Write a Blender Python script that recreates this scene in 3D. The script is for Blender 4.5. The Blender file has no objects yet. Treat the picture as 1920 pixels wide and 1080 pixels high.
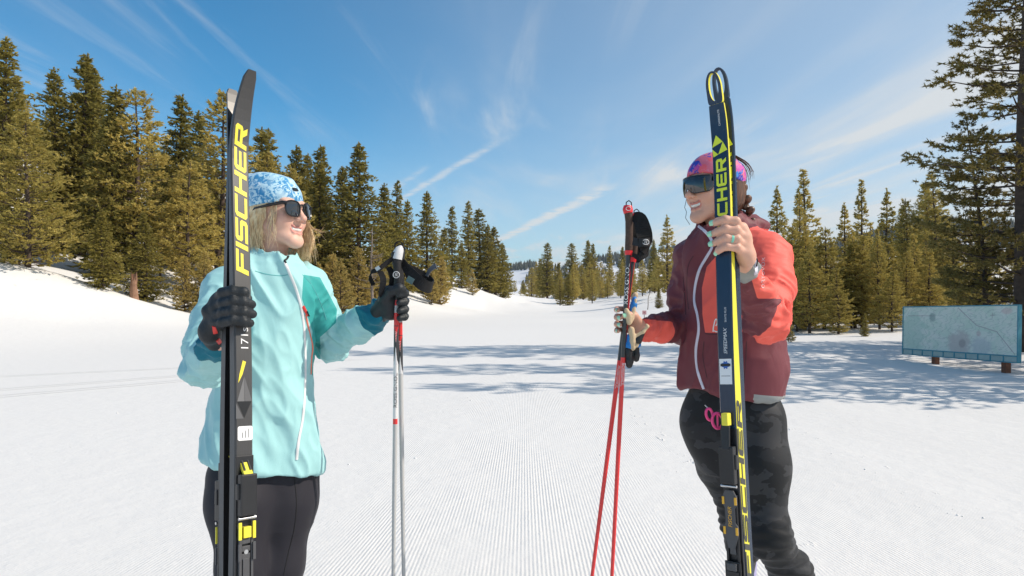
import bpy, bmesh, math, random
import numpy as np
from mathutils import Vector, Matrix, Euler
from mathutils.bvhtree import BVHTree

scene = bpy.context.scene
col = scene.collection
R = math.radians

# ------------------------------------------------------------------ camera
CAMZ = 1.28          # eye height of the photographer (m)
FPX = 1280.0         # focal length in photograph pixels (24 mm lens on 36 mm)
HOR = 565.0          # horizon row in the photograph
cam_d = bpy.data.cameras.new('camera'); cam_d.sensor_width = 36.0; cam_d.lens = 24.0
cam_d.shift_y = (HOR - 540.0) / 1920.0
cam_d.clip_start = 0.05; cam_d.clip_end = 12000.0
cam = bpy.data.objects.new('camera', cam_d); col.objects.link(cam)
cam.location = (0, 0, CAMZ); cam.rotation_euler = (R(90), 0, 0)
scene.camera = cam

# ------------------------------------------------------------------ sun and sky
SUN_EL, SUN_AZ = 41.0, 95.0       # azimuth clockwise from +Y (view direction): sun on the right
sd = bpy.data.lights.new('sun', 'SUN'); sd.energy = 2.95; sd.angle = R(0.53); sd.color = (1.0, 0.89, 0.76)
sun = bpy.data.objects.new('sun', sd); col.objects.link(sun)
sv = Vector((math.cos(R(SUN_EL)) * math.sin(R(SUN_AZ)), math.cos(R(SUN_EL)) * math.cos(R(SUN_AZ)), math.sin(R(SUN_EL))))
sun.rotation_euler = sv.to_track_quat('Z', 'Y').to_euler()
sun.location = sv * 50

world = bpy.data.worlds.new('World'); scene.world = world; world.use_nodes = True

class NT:
    """tiny helper to write node trees in a line each"""
    def __init__(s, tree):
        s.t = tree
    def n(s, typ, ins=None, **kw):
        nd = s.t.nodes.new('ShaderNode' + typ)
        for k, v in kw.items(): setattr(nd, k, v)
        for k, v in (ins or {}).items():
            sock = nd.inputs[k]
            if isinstance(v, bpy.types.NodeSocket): s.t.links.new(v, sock)
            elif isinstance(v, bpy.types.Node): s.t.links.new(v.outputs[0], sock)
            else: sock.default_value = v
        return nd
    def math(s, op, a, b=0.0, c=0.0, clamp=False):
        return s.n('Math', {0: a, 1: b, 2: c}, operation=op, use_clamp=clamp).outputs[0]
    def mix(s, f, a, b, typ='MIX'):
        nd = s.t.nodes.new('ShaderNodeMix'); nd.data_type = 'RGBA'; nd.blend_type = typ
        for i, v in ((0, f), (6, a), (7, b)):
            if isinstance(v, bpy.types.NodeSocket): s.t.links.new(v, nd.inputs[i])
            else: nd.inputs[i].default_value = (*v, 1) if isinstance(v, tuple) and len(v) == 3 else v
        return nd.outputs[2]
    def ss(s, x, lo, hi):
        nd = s.n('MapRange', {0: x, 1: lo, 2: hi, 3: 0.0, 4: 1.0}, interpolation_type='SMOOTHSTEP')
        return nd.outputs[0]
    def noise(s, vec, scale, detail=4, rough=0.55, dist=0.0):
        return s.n('TexNoise', {'Vector': vec, 'Scale': scale, 'Detail': detail, 'Roughness': rough, 'Distortion': dist})
    def map(s, vec, loc=(0, 0, 0), rot=(0, 0, 0), sc=(1, 1, 1)):
        return s.n('Mapping', {'Vector': vec, 'Location': loc, 'Rotation': rot, 'Scale': sc}).outputs[0]

wt = NT(world.node_tree); world.node_tree.nodes.clear()
sky = wt.n('TexSky', sky_type='NISHITA', sun_disc=False, sun_elevation=R(SUN_EL), sun_rotation=R(SUN_AZ),
           altitude=1500.0, air_density=1.0, dust_density=1.0, ozone_density=1.0)
skyc = wt.mix(1.0, sky.outputs[0], (0.19, 0.56, 0.68, 1), 'MULTIPLY')
tc = wt.n('TexCoord')
sep = wt.n('SeparateXYZ', {0: tc.outputs['Generated']})
zc = wt.math('MAXIMUM', sep.outputs[2], 0.02)
pu = wt.math('DIVIDE', sep.outputs[0], zc); pv = wt.math('DIVIDE', sep.outputs[1], zc)
pl = wt.n('CombineXYZ', {0: pu, 1: pv, 2: 0.0}).outputs[0]           # a cirrus layer one unit up
st = wt.map(pl, rot=(0, 0, R(-14)), sc=(0.85, 0.20, 1))
n1 = wt.noise(st, 0.9, 6, 0.52, 0.6).outputs[0]
n2 = wt.noise(wt.map(pl, loc=(3, 1, 0), rot=(0, 0, R(-32)), sc=(2.4, 0.35, 1)), 1.3, 6, 0.58, 0.8).outputs[0]
n3 = wt.noise(wt.map(pl, loc=(7, 2, 0)), 0.35, 2, 0.5).outputs[0]
veil = wt.math('MULTIPLY', wt.ss(sep.outputs[0], -0.42, 0.62), wt.math('ADD', 0.42, wt.math('MULTIPLY', wt.ss(n1, 0.36, 0.74), 0.40)))   # thin cirrus, denser towards the sun
streak = wt.math('MULTIPLY', wt.math('MULTIPLY', wt.ss(n1, 0.48, 0.78), 0.42), wt.math('ADD', 0.35, wt.math('MULTIPLY', wt.ss(sep.outputs[0], -0.45, 0.1), 0.65)))
wisp = wt.math('MULTIPLY', wt.math('MULTIPLY', wt.ss(n2, 0.46, 0.85), wt.ss(n3, 0.38, 0.60)), 0.50)
cm = wt.math('ADD', wt.math('ADD', veil, streak), wisp)
def contrail(u0, v0, u1, v1, w, amt, wob, seed):
    """a thin broken vapour trail between two points of the cirrus layer"""
    L = math.hypot(u1 - u0, v1 - v0); ang = math.atan2(v1 - v0, u1 - u0)
    wv = wt.noise(wt.map(pl, loc=(seed, seed, 0)), 1.7, 3, 0.6).outputs[0]
    m = wt.n('Mapping', {'Vector': pl, 'Location': (u0, v0, 0), 'Rotation': (0, 0, ang)}, vector_type='TEXTURE').outputs[0]
    sp = wt.n('SeparateXYZ', {0: m})
    across = wt.math('ABSOLUTE', wt.math('ADD', sp.outputs[1], wt.math('MULTIPLY', wt.math('SUBTRACT', wv, 0.5), wob)))
    a = wt.math('SUBTRACT', 1.0, wt.ss(across, 0.0, w))
    ends = wt.math('MULTIPLY', wt.ss(sp.outputs[0], 0.0, L * 0.12), wt.math('SUBTRACT', 1.0, wt.ss(sp.outputs[0], L * 0.8, L)))
    br = wt.ss(wt.noise(wt.map(pl, loc=(seed, 0, 0)), 3.0, 5, 0.7).outputs[0], 0.30, 0.6)
    return wt.math('MULTIPLY', wt.math('MULTIPLY', wt.math('MULTIPLY', a, ends), br), amt)
for args in ((-1.35, 7.3, 0.05, 3.95, 0.075, 0.45, 0.10, 2.0), (-1.55, 7.2, -0.55, 4.9, 0.06, 0.28, 0.08, 5.0),
             (-0.30, 11.6, 0.95, 5.45, 0.16, 0.62, 0.16, 9.0)):
    cm = wt.math('ADD', cm, contrail(*args))
low = wt.math('SUBTRACT', 1.0, wt.ss(sep.outputs[2], 0.0, 0.28))     # the layer seen edge-on is thicker
cm = wt.math('ADD', cm, wt.math('MULTIPLY', low, 0.42))
cm = wt.math('MULTIPLY', wt.math('MINIMUM', cm, 0.92), 1.0)
SKY_STRENGTH = 0.15
skyx = wt.mix(cm, skyc, (3.25, 3.32, 3.32, 1))
world.cycles.sampling_method = 'MANUAL'; world.cycles.sample_map_resolution = 512
bg = wt.n('Background', {0: skyx, 1: SKY_STRENGTH})
wo = wt.n('OutputWorld'); wt.t.links.new(bg.outputs[0], wo.inputs[0])

scene.view_settings.view_transform = 'Standard'; scene.view_settings.look = 'None'
scene.view_settings.exposure = 0.63; scene.view_settings.gamma = 1.0
scene.view_settings.use_curve_mapping = False
scene.render.film_transparent = False
scene.cycles.max_bounces = 4; scene.cycles.diffuse_bounces = 2; scene.cycles.glossy_bounces = 3
scene.cycles.transmission_bounces = 4; scene.cycles.transparent_max_bounces = 4; scene.cycles.volume_bounces = 0
scene.cycles.use_denoising = True
scene.cycles.sample_clamp_indirect = 6.0

# ------------------------------------------------------------------ helpers
rng = np.random.default_rng(7)
random.seed(7)
def P(px, py, d):
    """a point of the photograph (1920 x 1080) at depth d metres, in world space"""
    return Vector(((px - 960.0) / FPX * d, d, CAMZ + (HOR - py) / FPX * d))
def new_mat(name):
    m = bpy.data.materials.new(name); m.use_nodes = True
    nt = NT(m.node_tree); b = m.node_tree.nodes['Principled BSDF']
    return m, nt, b
def simple(name, c, rough=0.6, metal=0.0, spec=0.5, nscale=0, namt=0.12, bump=0.0, bscale=200.0, coat=0.0):
    m, nt, b = new_mat(name)
    b.inputs['Base Color'].default_value = (*c, 1); b.inputs['Roughness'].default_value = rough
    b.inputs['Metallic'].default_value = metal; b.inputs['Specular IOR Level'].default_value = spec
    b.inputs['Coat Weight'].default_value = coat
    if nscale:
        ob = nt.n('TexCoord').outputs['Object']
        f = nt.noise(ob, nscale, 5, 0.6).outputs[0]
        hi = tuple(min(1, x * (1 + namt * 2)) for x in c); lo = tuple(x * (1 - namt * 2) for x in c)
        nt.t.links.new(nt.mix(f, lo, hi), b.inputs['Base Color'])
    if bump:
        ob = nt.n('TexCoord').outputs['Object']
        bp = nt.n('Bump', {'Strength': bump, 'Distance': 0.002, 'Height': nt.noise(ob, bscale, 3).outputs[0]})
        nt.t.links.new(bp.outputs[0], b.inputs['Normal'])
    return m
def mesh_obj(name, verts, faces, mat=None, parent=None, smooth=False):
    me = bpy.data.meshes.new(name)
    me.from_pydata([tuple(v) for v in verts], [], [tuple(f) for f in faces]); me.update()
    return link(name, me, mat, parent, smooth)
def np_mesh(name, V, F):
    """fast mesh from arrays; F is (n,3) or (n,4)"""
    me = bpy.data.meshes.new(name); V = np.asarray(V, np.float32); F = np.asarray(F, np.int32)
    me.vertices.add(len(V)); me.vertices.foreach_set('co', V.ravel())
    k = F.shape[1]; me.loops.add(F.size); me.loops.foreach_set('vertex_index', F.ravel())
    me.polygons.add(len(F)); me.polygons.foreach_set('loop_start', np.arange(0, F.size, k, dtype=np.int32))
    try: me.polygons.foreach_set('loop_total', np.full(len(F), k, np.int32))
    except Exception: pass
    me.update(calc_edges=True); return me
def link(name, me, mat=None, parent=None, smooth=False):
    o = bpy.data.objects.new(name, me); col.objects.link(o)
    if mat is not None:
        for m in (mat if isinstance(mat, (list, tuple)) else [mat]): me.materials.append(m)
    if smooth: me.polygons.foreach_set('use_smooth', np.ones(len(me.polygons), bool))
    if parent is not None: o.parent = parent
    return o
def empty(name, loc=(0, 0, 0), rot=(0, 0, 0)):
    o = bpy.data.objects.new(name, None); col.objects.link(o); o.location = loc; o.rotation_euler = rot
    o.empty_display_size = 0.1
    return o
def tag(o, label=None, cat=None, group=None, kind=None):
    if label: o['label'] = label
    if cat: o['category'] = cat
    if group: o['group'] = group
    if kind: o['kind'] = kind
    return o
class MB:
    """collects boxes, tubes, prisms and lofts; build() links them as one mesh"""
    def __init__(s): s.v = []; s.f = []; s.mi = []
    def add(s, vs, fs, mi=0):
        b = len(s.v); s.v += [Vector(v) for v in vs]; s.f += [tuple(i + b for i in f) for f in fs]; s.mi += [mi] * len(fs)
    def box(s, lo, hi, bev=0.0, mi=0, M=None):
        bm = bmesh.new(); bmesh.ops.create_cube(bm, size=1.0)
        for v in bm.verts:
            v.co = Vector([(lo[i] + hi[i]) / 2 + v.co[i] * (hi[i] - lo[i]) for i in range(3)])
        if bev: bmesh.ops.bevel(bm, geom=bm.edges[:], offset=bev, segments=2, affect='EDGES', profile=0.7)
        if M is not None: bmesh.ops.transform(bm, matrix=M, verts=bm.verts)
        bm.verts.index_update()
        s.add([v.co.copy() for v in bm.verts], [[v.index for v in f.verts] for f in bm.faces], mi); bm.free()
    def tube(s, pts, rad, n=8, mi=0, cap=True, flat=1.0, up=None):
        pts = [Vector(p) for p in pts]; k = len(pts)
        rad = [rad] * k if np.isscalar(rad) else list(rad)
        rings = []; prev = None
        for i, p in enumerate(pts):
            t = (pts[min(i + 1, k - 1)] - pts[max(i - 1, 0)])
            t = t.normalized() if t.length > 1e-9 else Vector((0, 0, 1))
            if prev is None:
                a = Vector(up) if up is not None else (Vector((0, 0, 1)) if abs(t.z) < 0.9 else Vector((1, 0, 0)))
            else: a = prev
            a = (a - t * a.dot(t)); a = a.normalized() if a.length > 1e-6 else t.orthogonal().normalized()
            prev = a; b = t.cross(a)
            rings.append([p + (a * math.cos(2 * math.pi * j / n) * flat + b * math.sin(2 * math.pi * j / n)) * rad[i] for j in range(n)])
        vs = [v for r in rings for v in r]; fs = []
        for i in range(k - 1):
            for j in range(n):
                fs.append((i * n + j, i * n + (j + 1) % n, (i + 1) * n + (j + 1) % n, (i + 1) * n + j))
        if cap: fs.append(tuple(reversed(range(n)))); fs.append(tuple((k - 1) * n + j for j in range(n)))
        s.add(vs, fs, mi)
    def loft(s, rings, mi=0, cap=True):
        n = len(rings[0]); vs = [v for r in rings for v in r]; fs = []
        for i in range(len(rings) - 1):
            for j in range(n):
                fs.append((i * n + j, i * n + (j + 1) % n, (i + 1) * n + (j + 1) % n, (i + 1) * n + j))
        if cap: fs.append(tuple(reversed(range(n)))); fs.append(tuple((len(rings) - 1) * n + j for j in range(n)))
        s.add(vs, fs, mi)
    def prism(s, poly, z0, z1, mi=0):
        n = len(poly)
        vs = [(x, y, z0) for x, y in poly] + [(x, y, z1) for x, y in poly]
        fs = [tuple(reversed(range(n))), tuple(range(n, 2 * n))] + [(j, (j + 1) % n, n + (j + 1) % n, n + j) for j in range(n)]
        s.add(vs, fs, mi)
    def build(s, name, mat, parent=None, smooth=False, M=None):
        me = bpy.data.meshes.new(name)
        vs = [(M @ v) if M is not None else v for v in s.v]
        me.from_pydata([tuple(v) for v in vs], [], s.f); me.update()
        o = link(name, me, mat, parent, smooth)
        if any(s.mi): me.polygons.foreach_set('material_index', np.array(s.mi, np.int32))
        bm = bmesh.new(); bm.from_mesh(me); bmesh.ops.recalc_face_normals(bm, faces=bm.faces); bm.to_mesh(me); bm.free()
        if smooth:
            try: me.set_sharp_from_angle(angle=R(42))
            except Exception: pass
        return o
# ================================================================== THE SETTING
# ------------------------------------------------------------------ terrain heights (m), a smooth sheet through surveyed points
_cp = []
def _px(px, py, d): p = P(px, py, d); _cp.append((p.x, p.y, p.z))
for y, xs in ((-40, (-40, -20, 0, 20, 40)), (-10, (-30, -15, 0, 15, 30)), (0, (-20, -10, 0, 8)), (6, (-14, -7, 0, 7)), (12, (-14, -7, 0, 6.5)),
              (20, (-13, -6, 0, 6)), (30, (-10, -5, 0, 7)), (47, (-9, -4, 2, 9)), (65, (-5, 2, 9.5)), (85, (-3, 3, 9)), (110, (1, 8.5)), (160, (3.5, 8.5)), (250, (5.5, 9)), (330, (6, 10))):
    for x in xs: _cp.append((x, y, 0.0))
for a in ((0, 600, 23.5), (180, 603, 25.5), (360, 612, 28), (0, 500, 28.5), (-60, 498, 28), (60, 500, 29), (100, 506, 31), (130, 540, 29), (0, 560, 25.8), (180, 545, 32), (250, 562, 33), (250, 440, 50), (250, 350, 68), (20, 400, 50),
          (450, 612, 32), (450, 585, 41), (450, 480, 60), (450, 425, 78), (640, 592, 46), (640, 570, 54), (640, 520, 70), (640, 480, 92),
          (770, 560, 66), (860, 574, 82), (860, 530, 100), (800, 540, 84), (860, 522, 126), (930, 553, 110), (930, 553, 140), (985, 568.5, 180),
          (1230, 598, 47), (1030, 570, 165), (1070, 562, 170), (1150, 560, 105), (1250, 562, 72), (1290, 572, 52), (1310, 600, 38),
          (1480, 660, 15.8), (1600, 646, 18.5), (1700, 640, 20), (1500, 622, 26)):
    _px(*a)
_cp += [(-60, 120, 24), (-80, 60, 22), (-60, 10, 8), (-35, 12, 2.2), (-20, 16, 0.45), (-90, -20, 12), (-45, 200, 16), (-20, 200, 7), (-27, 150, 10), (-36, 105, 13),
        (38, 60, 3.4), (60, 110, 9), (110, 60, 9), (60, 30, 2.4), (25, 20, 0.5), (14, 9, 0.25), (25, 0, 0.4), (9, 13.4, -0.05), (8, 15, 0.0), (45, 180, 9), (20, 200, 4), (25, 330, 5), (-8, 330, 4), (60, 400, 8), (-60, 400, 10)]
_cp = np.array(_cp)
def _solve():
    d = np.hypot(_cp[:, None, 0] - _cp[None, :, 0], _cp[:, None, 1] - _cp[None, :, 1])
    K = np.sqrt(d * d + 4.0); n = len(_cp)
    A = np.zeros((n + 1, n + 1)); A[:n, :n] = K - np.eye(n) * 0.6; A[:n, n] = 1; A[n, :n] = 1
    return np.linalg.solve(A, np.append(_cp[:, 2], 0.0))
_w = _solve()
def vnoise(x, y, s=0):
    """smooth value noise on numpy arrays"""
    xi = np.floor(x).astype(np.int64); yi = np.floor(y).astype(np.int64); fx = x - xi; fy = y - yi
    fx = fx * fx * (3 - 2 * fx); fy = fy * fy * (3 - 2 * fy)
    def h(a, b):
        v = np.sin(a * 127.1 + b * 311.7 + s * 74.7) * 43758.5453
        return v - np.floor(v)
    return (h(xi, yi) * (1 - fx) + h(xi + 1, yi) * fx) * (1 - fy) + (h(xi, yi + 1) * (1 - fx) + h(xi + 1, yi + 1) * fx) * fy - 0.5
def ground(x, y):
    x = np.atleast_1d(np.asarray(x, float)); y = np.atleast_1d(np.asarray(y, float))
    z = np.full(x.shape, _w[-1])
    for i in range(len(_cp)):
        z += _w[i] * np.sqrt((x - _cp[i, 0]) ** 2 + (y - _cp[i, 1]) ** 2 + 4.0)
    far = np.clip((np.hypot(x, y - 60) - 260) / 300, 0, 1); far = far * far * (3 - 2 * far)
    z = z * (1 - far) + 1.5 * far
    off = np.clip((np.abs(z) - 0.12) / 0.8, 0, 1)                    # untracked snow away from the groomed trail
    z = z + off * (vnoise(x / 3.1, y / 3.1, 1) * 0.38 + vnoise(x / 1.2, y / 1.2, 2) * 0.14) * np.clip(1 - far * 2, 0, 1)
    z = z + vnoise(x / 9.0, y / 9.0, 3) * 0.035 * np.clip((np.hypot(x, y) - 2.5) / 4, 0, 1)
    return z
def gz(x, y): return float(ground(x, y)[0])

def _axis(lo, hi, n, a):
    t = np.linspace(math.asinh(lo / a), math.asinh(hi / a), n); return np.sinh(t) * a
gx = _axis(-2600, 2600, 300, 9.0); gy = _axis(-60, 4200, 330, 9.0)
GX, GY = np.meshgrid(gx, gy)
GZ = ground(GX.ravel(), GY.ravel()).reshape(GX.shape)
nx, ny = len(gx), len(gy)
idx = np.arange(nx * ny).reshape(ny, nx)
F = np.stack([idx[:-1, :-1], idx[:-1, 1:], idx[1:, 1:], idx[1:, :-1]], -1).reshape(-1, 4)
me = np_mesh('snow_ground', np.stack([GX, GY, GZ], -1).reshape(-1, 3), F)
# --- snow with corduroy left by the groomer
m_snow, nt, b = new_mat('groomed_snow')
geo = nt.n('NewGeometry').outputs['Position']
sp = nt.n('SeparateXYZ', {0: geo})
X, Y, Z = sp.outputs[0], sp.outputs[1], sp.outputs[2]
wob = nt.noise(nt.map(geo, sc=(0.25, 0.06, 0)), 1.0, 2).outputs[0]
def cord(vec, scale):
    return nt.n('TexWave', {'Vector': vec, 'Scale': scale, 'Distortion': 0.8, 'Detail': 2.0, 'Detail Scale': 1.6}, wave_type='BANDS', bands_direction='X', wave_profile='SIN').outputs['Fac']
# groomer passes about 4 m wide lie at slightly different angles
c1 = cord(nt.map(geo, rot=(0, 0, R(1.0))), 15.5)
c2 = cord(nt.map(geo, rot=(0, 0, R(-7.0))), 15.5)
c3 = cord(nt.map(geo, rot=(0, 0, R(5.0))), 15.5)
xw = nt.math('ADD', X, nt.math('MULTIPLY', nt.math('SUBTRACT', wob, 0.5), 1.2))
right = nt.ss(xw, 1.25, 1.45); left = nt.math('SUBTRACT', 1.0, nt.ss(xw, -0.75, -0.6))
c = nt.n('Mix', {0: right, 2: c1, 3: c2}).outputs[0]
c = nt.n('Mix', {0: left, 2: c, 3: c3}).outputs[0]
# ridges fade with crumbled patches, on the banks and in the overlap strips
patch = nt.ss(nt.noise(nt.map(geo, sc=(1.0, 0.35, 1)), 0.9, 4, 0.6).outputs[0], 0.33, 0.6)
onflat = nt.math('SUBTRACT', 1.0, nt.ss(Z, 0.10, 0.35))
gone = nt.math('SUBTRACT', 1.0, nt.ss(Y, 9.0, 30.0))
leftsoft = nt.math('ADD', 0.16, nt.math('MULTIPLY', nt.ss(X, -2.6, -0.7), 0.84))
amp = nt.math('MULTIPLY', nt.math('MULTIPLY', patch, onflat), nt.math('MULTIPLY', leftsoft, gone))
fine = nt.noise(geo, 55.0, 5, 0.7).outputs[0]
med = nt.noise(geo, 4.0, 5, 0.6).outputs[0]
clod = nt.ss(nt.noise(nt.map(geo, sc=(1, 0.5, 1)), 14.0, 3, 0.6).outputs[0], 0.60, 0.78)
edge_r = nt.math('SUBTRACT', 1.0, nt.ss(nt.math('ABSOLUTE', nt.math('SUBTRACT', xw, 1.35)), 0.0, 0.16))
edge_s = nt.math('SUBTRACT', 1.0, nt.ss(nt.math('ABSOLUTE', nt.math('SUBTRACT', xw, 2.75)), 0.0, 0.10))
h = nt.math('MULTIPLY', nt.math('MULTIPLY', c, amp), 0.0023)
h = nt.math('ADD', h, nt.math('MULTIPLY', fine, 0.0017))
h = nt.math('ADD', h, nt.math('MULTIPLY', med, 0.014))
h = nt.math('ADD', h, nt.math('MULTIPLY', nt.math('MULTIPLY', clod, nt.math('ADD', edge_r, nt.math('ADD', edge_s, 0.10))), 0.014))
def track(x0, y0, x1, y1, w, dpt):
    L = math.hypot(x1 - x0, y1 - y0); ang = math.atan2(y1 - y0, x1 - x0)
    m = nt.n('Mapping', {'Vector': geo, 'Location': (x0, y0, 0), 'Rotation': (0, 0, ang)}, vector_type='TEXTURE').outputs[0]
    s2 = nt.n('SeparateXYZ', {0: m})
    wv = nt.math('MULTIPLY', nt.math('SUBTRACT', nt.noise(nt.map(geo, sc=(.3, .3, 0)), 1.0, 2).outputs[0], 0.5), 0.35)
    ac = nt.math('ABSOLUTE', nt.math('ADD', s2.outputs[1], wv))
    g = nt.math('SUBTRACT', 1.0, nt.ss(ac, w * 0.4, w)); rim = nt.math('SUBTRACT', nt.math('SUBTRACT', 1.0, nt.ss(ac, w, w * 2.6)), g)
    en = nt.math('MULTIPLY', nt.ss(s2.outputs[0], 0, 1), nt.math('SUBTRACT', 1.0, nt.ss(s2.outputs[0], L - 1, L)))
    return nt.math('MULTIPLY', nt.math('SUBTRACT', nt.math('MULTIPLY', rim, 0.5), g), nt.math('MULTIPLY', en, dpt))
for a in ((-9.5, 6.0, -4.2, 12.6), (-9.5, 7.6, -4.0, 13.9), (-13, 9.2, -3, 15.5)):
    h = nt.math('ADD', h, track(*a, 0.035, 0.03)); h = nt.math('ADD', h, track(a[0] + .16, a[1] - .16, a[2] + .16, a[3] - .16, 0.035, 0.03))
bp = nt.n('Bump', {'Strength': 0.9, 'Distance': 1.0, 'Height': h})
b.inputs['Roughness'].default_value = 0.75; b.inputs['Specular IOR Level'].default_value = 0.25
dirt = nt.ss(nt.noise(geo, 2.2, 6, 0.75).outputs[0], 0.60, 0.78)
forest = nt.ss(Z, 0.7, 2.2)
bc = nt.mix(nt.math('MULTIPLY', dirt, nt.math('MULTIPLY', forest, 0.55)), (0.745, 0.735, 0.715), (0.22, 0.18, 0.14))   # needle litter under the trees
nt.t.links.new(bc, b.inputs['Base Color']); nt.t.links.new(bp.outputs[0], b.inputs['Normal'])
o = link('snow_ground', me, m_snow, None, True); o['kind'] = 'structure'

# ------------------------------------------------------------------ trees
def mat_needles(name, dark, light, trans=0.40):
    m, nt, b = new_mat(name)
    oi = nt.n('ObjectInfo').outputs['Random']
    at = nt.n('Attribute', attribute_name='tint').outputs['Fac']
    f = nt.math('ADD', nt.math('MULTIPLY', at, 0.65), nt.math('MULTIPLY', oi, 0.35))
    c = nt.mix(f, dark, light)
    b.inputs['Roughness'].default_value = 0.55; b.inputs['Specular IOR Level'].default_value = 0.3
    nt.t.links.new(c, b.inputs['Base Color'])
    tr = nt.n('BsdfTranslucent', {0: c}); mx = nt.n('MixShader', {0: trans, 1: b.outputs[0], 2: tr.outputs[0]})
    nt.t.links.new(mx.outputs[0], nt.t.nodes['Material Output'].inputs[0])
    return m
m_fir = mat_needles('fir_needles', (0.15, 0.143, 0.036), (0.44, 0.355, 0.085))
m_pine = mat_needles('pine_needles', (0.33, 0.28, 0.068), (0.65, 0.51, 0.15), 0.45)
m_young = mat_needles('young_pine_needles', (0.34, 0.27, 0.08), (0.66, 0.50, 0.17), 0.45)
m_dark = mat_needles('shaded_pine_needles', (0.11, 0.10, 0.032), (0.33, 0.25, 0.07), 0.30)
m_bark = simple('bark', (0.085, 0.062, 0.048), 0.9, 0, 0.2, 9.0, 0.3, 0.8, 40)
m_grey = simple('dead_wood', (0.22, 0.18, 0.15), 0.9, 0, 0.2, 9.0, 0.25, 0.6, 60)

def conifer(seed, H=10.0, rad=1.7, z0=0.06, spacing=0.24, nb=6, prof=0.85, slope=-0.25, curve=0.12, tuft=0.20, per=11,
            side=0.34, blades=4, clump=0.0, gap=0.12, lean=0.0, wid=0.30, top=1.0, trunk_r=0.15):
    """returns trunk mesh (trunk + limbs) and crown mesh (needle blades)"""
    r = np.random.default_rng(seed)
    mb = MB()
    bend = lambda z: np.array([lean * (z / H) ** 2 * 0.6 + 0.05 * math.sin(z * 0.7 + seed), 0.05 * math.sin(z * 0.5 + seed * 2), z])
    zs = np.linspace(-0.4, H, 12)
    mb.tube([bend(z) for z in zs], [trunk_r * max(0.06, 1 - max(z, 0) / H) ** 0.8 + 0.006 for z in zs], 7)
    for q in range(int(6 + 26 * z0)):                                 # dead lower limbs without needles
        zq = r.uniform(0.03, z0 + 0.12) * H; aq = r.uniform(0, 6.28); Lq = rad * r.uniform(0.2, 0.55); cq = bend(zq); dq = np.array([math.cos(aq), math.sin(aq), 0])
        mb.tube([cq, cq + dq * Lq * .6 + np.array([0, 0, -.05 * Lq]), cq + dq * Lq + np.array([0, 0, r.uniform(-.3, .15) * Lq])], [0.022, 0.014, 0.004], 3, cap=False)
    C = []; D = []; S = []; T = []
    z = z0 * H
    while z < H * 0.985:
        t = (z - z0 * H) / (H * (1 - z0))
        Lm = rad * ((1 - t) ** prof) * top + 0.10
        if t < 0.12: Lm *= 0.55 + 0.45 * t / 0.12
        k = max(3, int(round(nb * (0.55 + 0.45 * (1 - t)) + r.uniform(-1, 1))))
        a0 = r.uniform(0, 6.28)
        for i in range(k):
            if r.random() < gap: continue
            a = a0 + 6.283 * i / k + r.normal(0, 0.22); L = Lm * r.uniform(0.62, 1.18)
            zz = z + r.normal(0, spacing * 0.35)
            sl = slope * (1 - 1.5 * t) + r.normal(0, 0.07)
            dirh = np.array([math.cos(a), math.sin(a), 0.0]); lat = np.array([-math.sin(a), math.cos(a), 0.0])
            c0 = bend(zz)
            path = lambda s: c0 + dirh * L * s + np.array([0, 0, L * (sl * s + curve * s * s)])
            if L > 0.35: mb.tube([path(0), path(0.5), path(0.92)], [0.030 * (1 - t) + 0.010, 0.02 * (1 - t) + 0.007, 0.005], 3, cap=False)
            n = max(4, int(per * (0.35 + L / rad)))
            s = r.uniform(0.16 if clump == 0 else 0.42, 1.0, n) if clump == 0 else 1 - (1 - r.uniform(0.30, 1.0, n)) * (1 - clump * r.random(n))
            w = side * L * np.sin(np.clip(s, 0, 1) * 2.6) * r.uniform(-1, 1, n)
            pts = np.array([path(q) for q in s]) + lat[None] * w[:, None]
            pts[:, 2] += r.normal(0, tuft * 0.28, n) - np.abs(w) * (0.18 if slope < 0 else -0.1)
            dr = dirh[None] * r.uniform(0.4, 1.0, n)[:, None] + lat[None] * (np.sign(w) * r.uniform(0.2, 0.9, n))[:, None]
            dr[:, 2] += (sl * 0.8 + curve) + r.normal(0, 0.18, n)
            C.append(pts); D.append(dr); S.append(np.full(n, tuft) * r.uniform(0.7, 1.3, n) * (0.72 + 0.28 * (1 - t)))
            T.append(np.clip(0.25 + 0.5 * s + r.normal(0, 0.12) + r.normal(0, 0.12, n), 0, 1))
        z += spacing * r.uniform(0.75, 1.25) * (0.65 + 0.5 * (1 - t))
    tip = bend(H)                                                     # leader shoot
    C.append(np.repeat(tip[None], 4, 0) - np.array([[0, 0, q] for q in (0.03, 0.12, 0.22, 0.3)])); D.append(np.array([[0.05, 0, 1], [0.3, 0.1, 1], [-0.3, .1, 1], [0, -.3, 1.0]])); S.append(np.full(4, tuft * 0.8)); T.append(np.full(4, .7))
    C = np.concatenate(C); D = np.concatenate(D); S = np.concatenate(S); T = np.concatenate(T)
    n = len(C); C = np.repeat(C, blades, 0); D = np.repeat(D, blades, 0); S = np.repeat(S, blades); T = np.repeat(T, blades)
    D = D / (np.linalg.norm(D, axis=1, keepdims=True) + 1e-9)
    D = D + r.normal(0, 0.45 + clump * 0.25, D.shape); D /= np.linalg.norm(D, axis=1, keepdims=True)
    Q = np.cross(D, r.normal(0, 1, D.shape)); Q /= (np.linalg.norm(Q, axis=1, keepdims=True) + 1e-9)
    L = S * r.uniform(0.8, 1.5, len(S)); W = S * wid * r.uniform(0.7, 1.3, len(S))
    base = C - D * (L * 0.35)[:, None]
    v0 = base + Q * (W * 0.35)[:, None]; v1 = base - Q * (W * 0.35)[:, None]
    mid = C + D * (L * 0.15)[:, None]
    v2 = mid - Q * (W * 0.6)[:, None]; v3 = C + D * (L * 0.65)[:, None]; v4 = mid + Q * (W * 0.6)[:, None]
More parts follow.
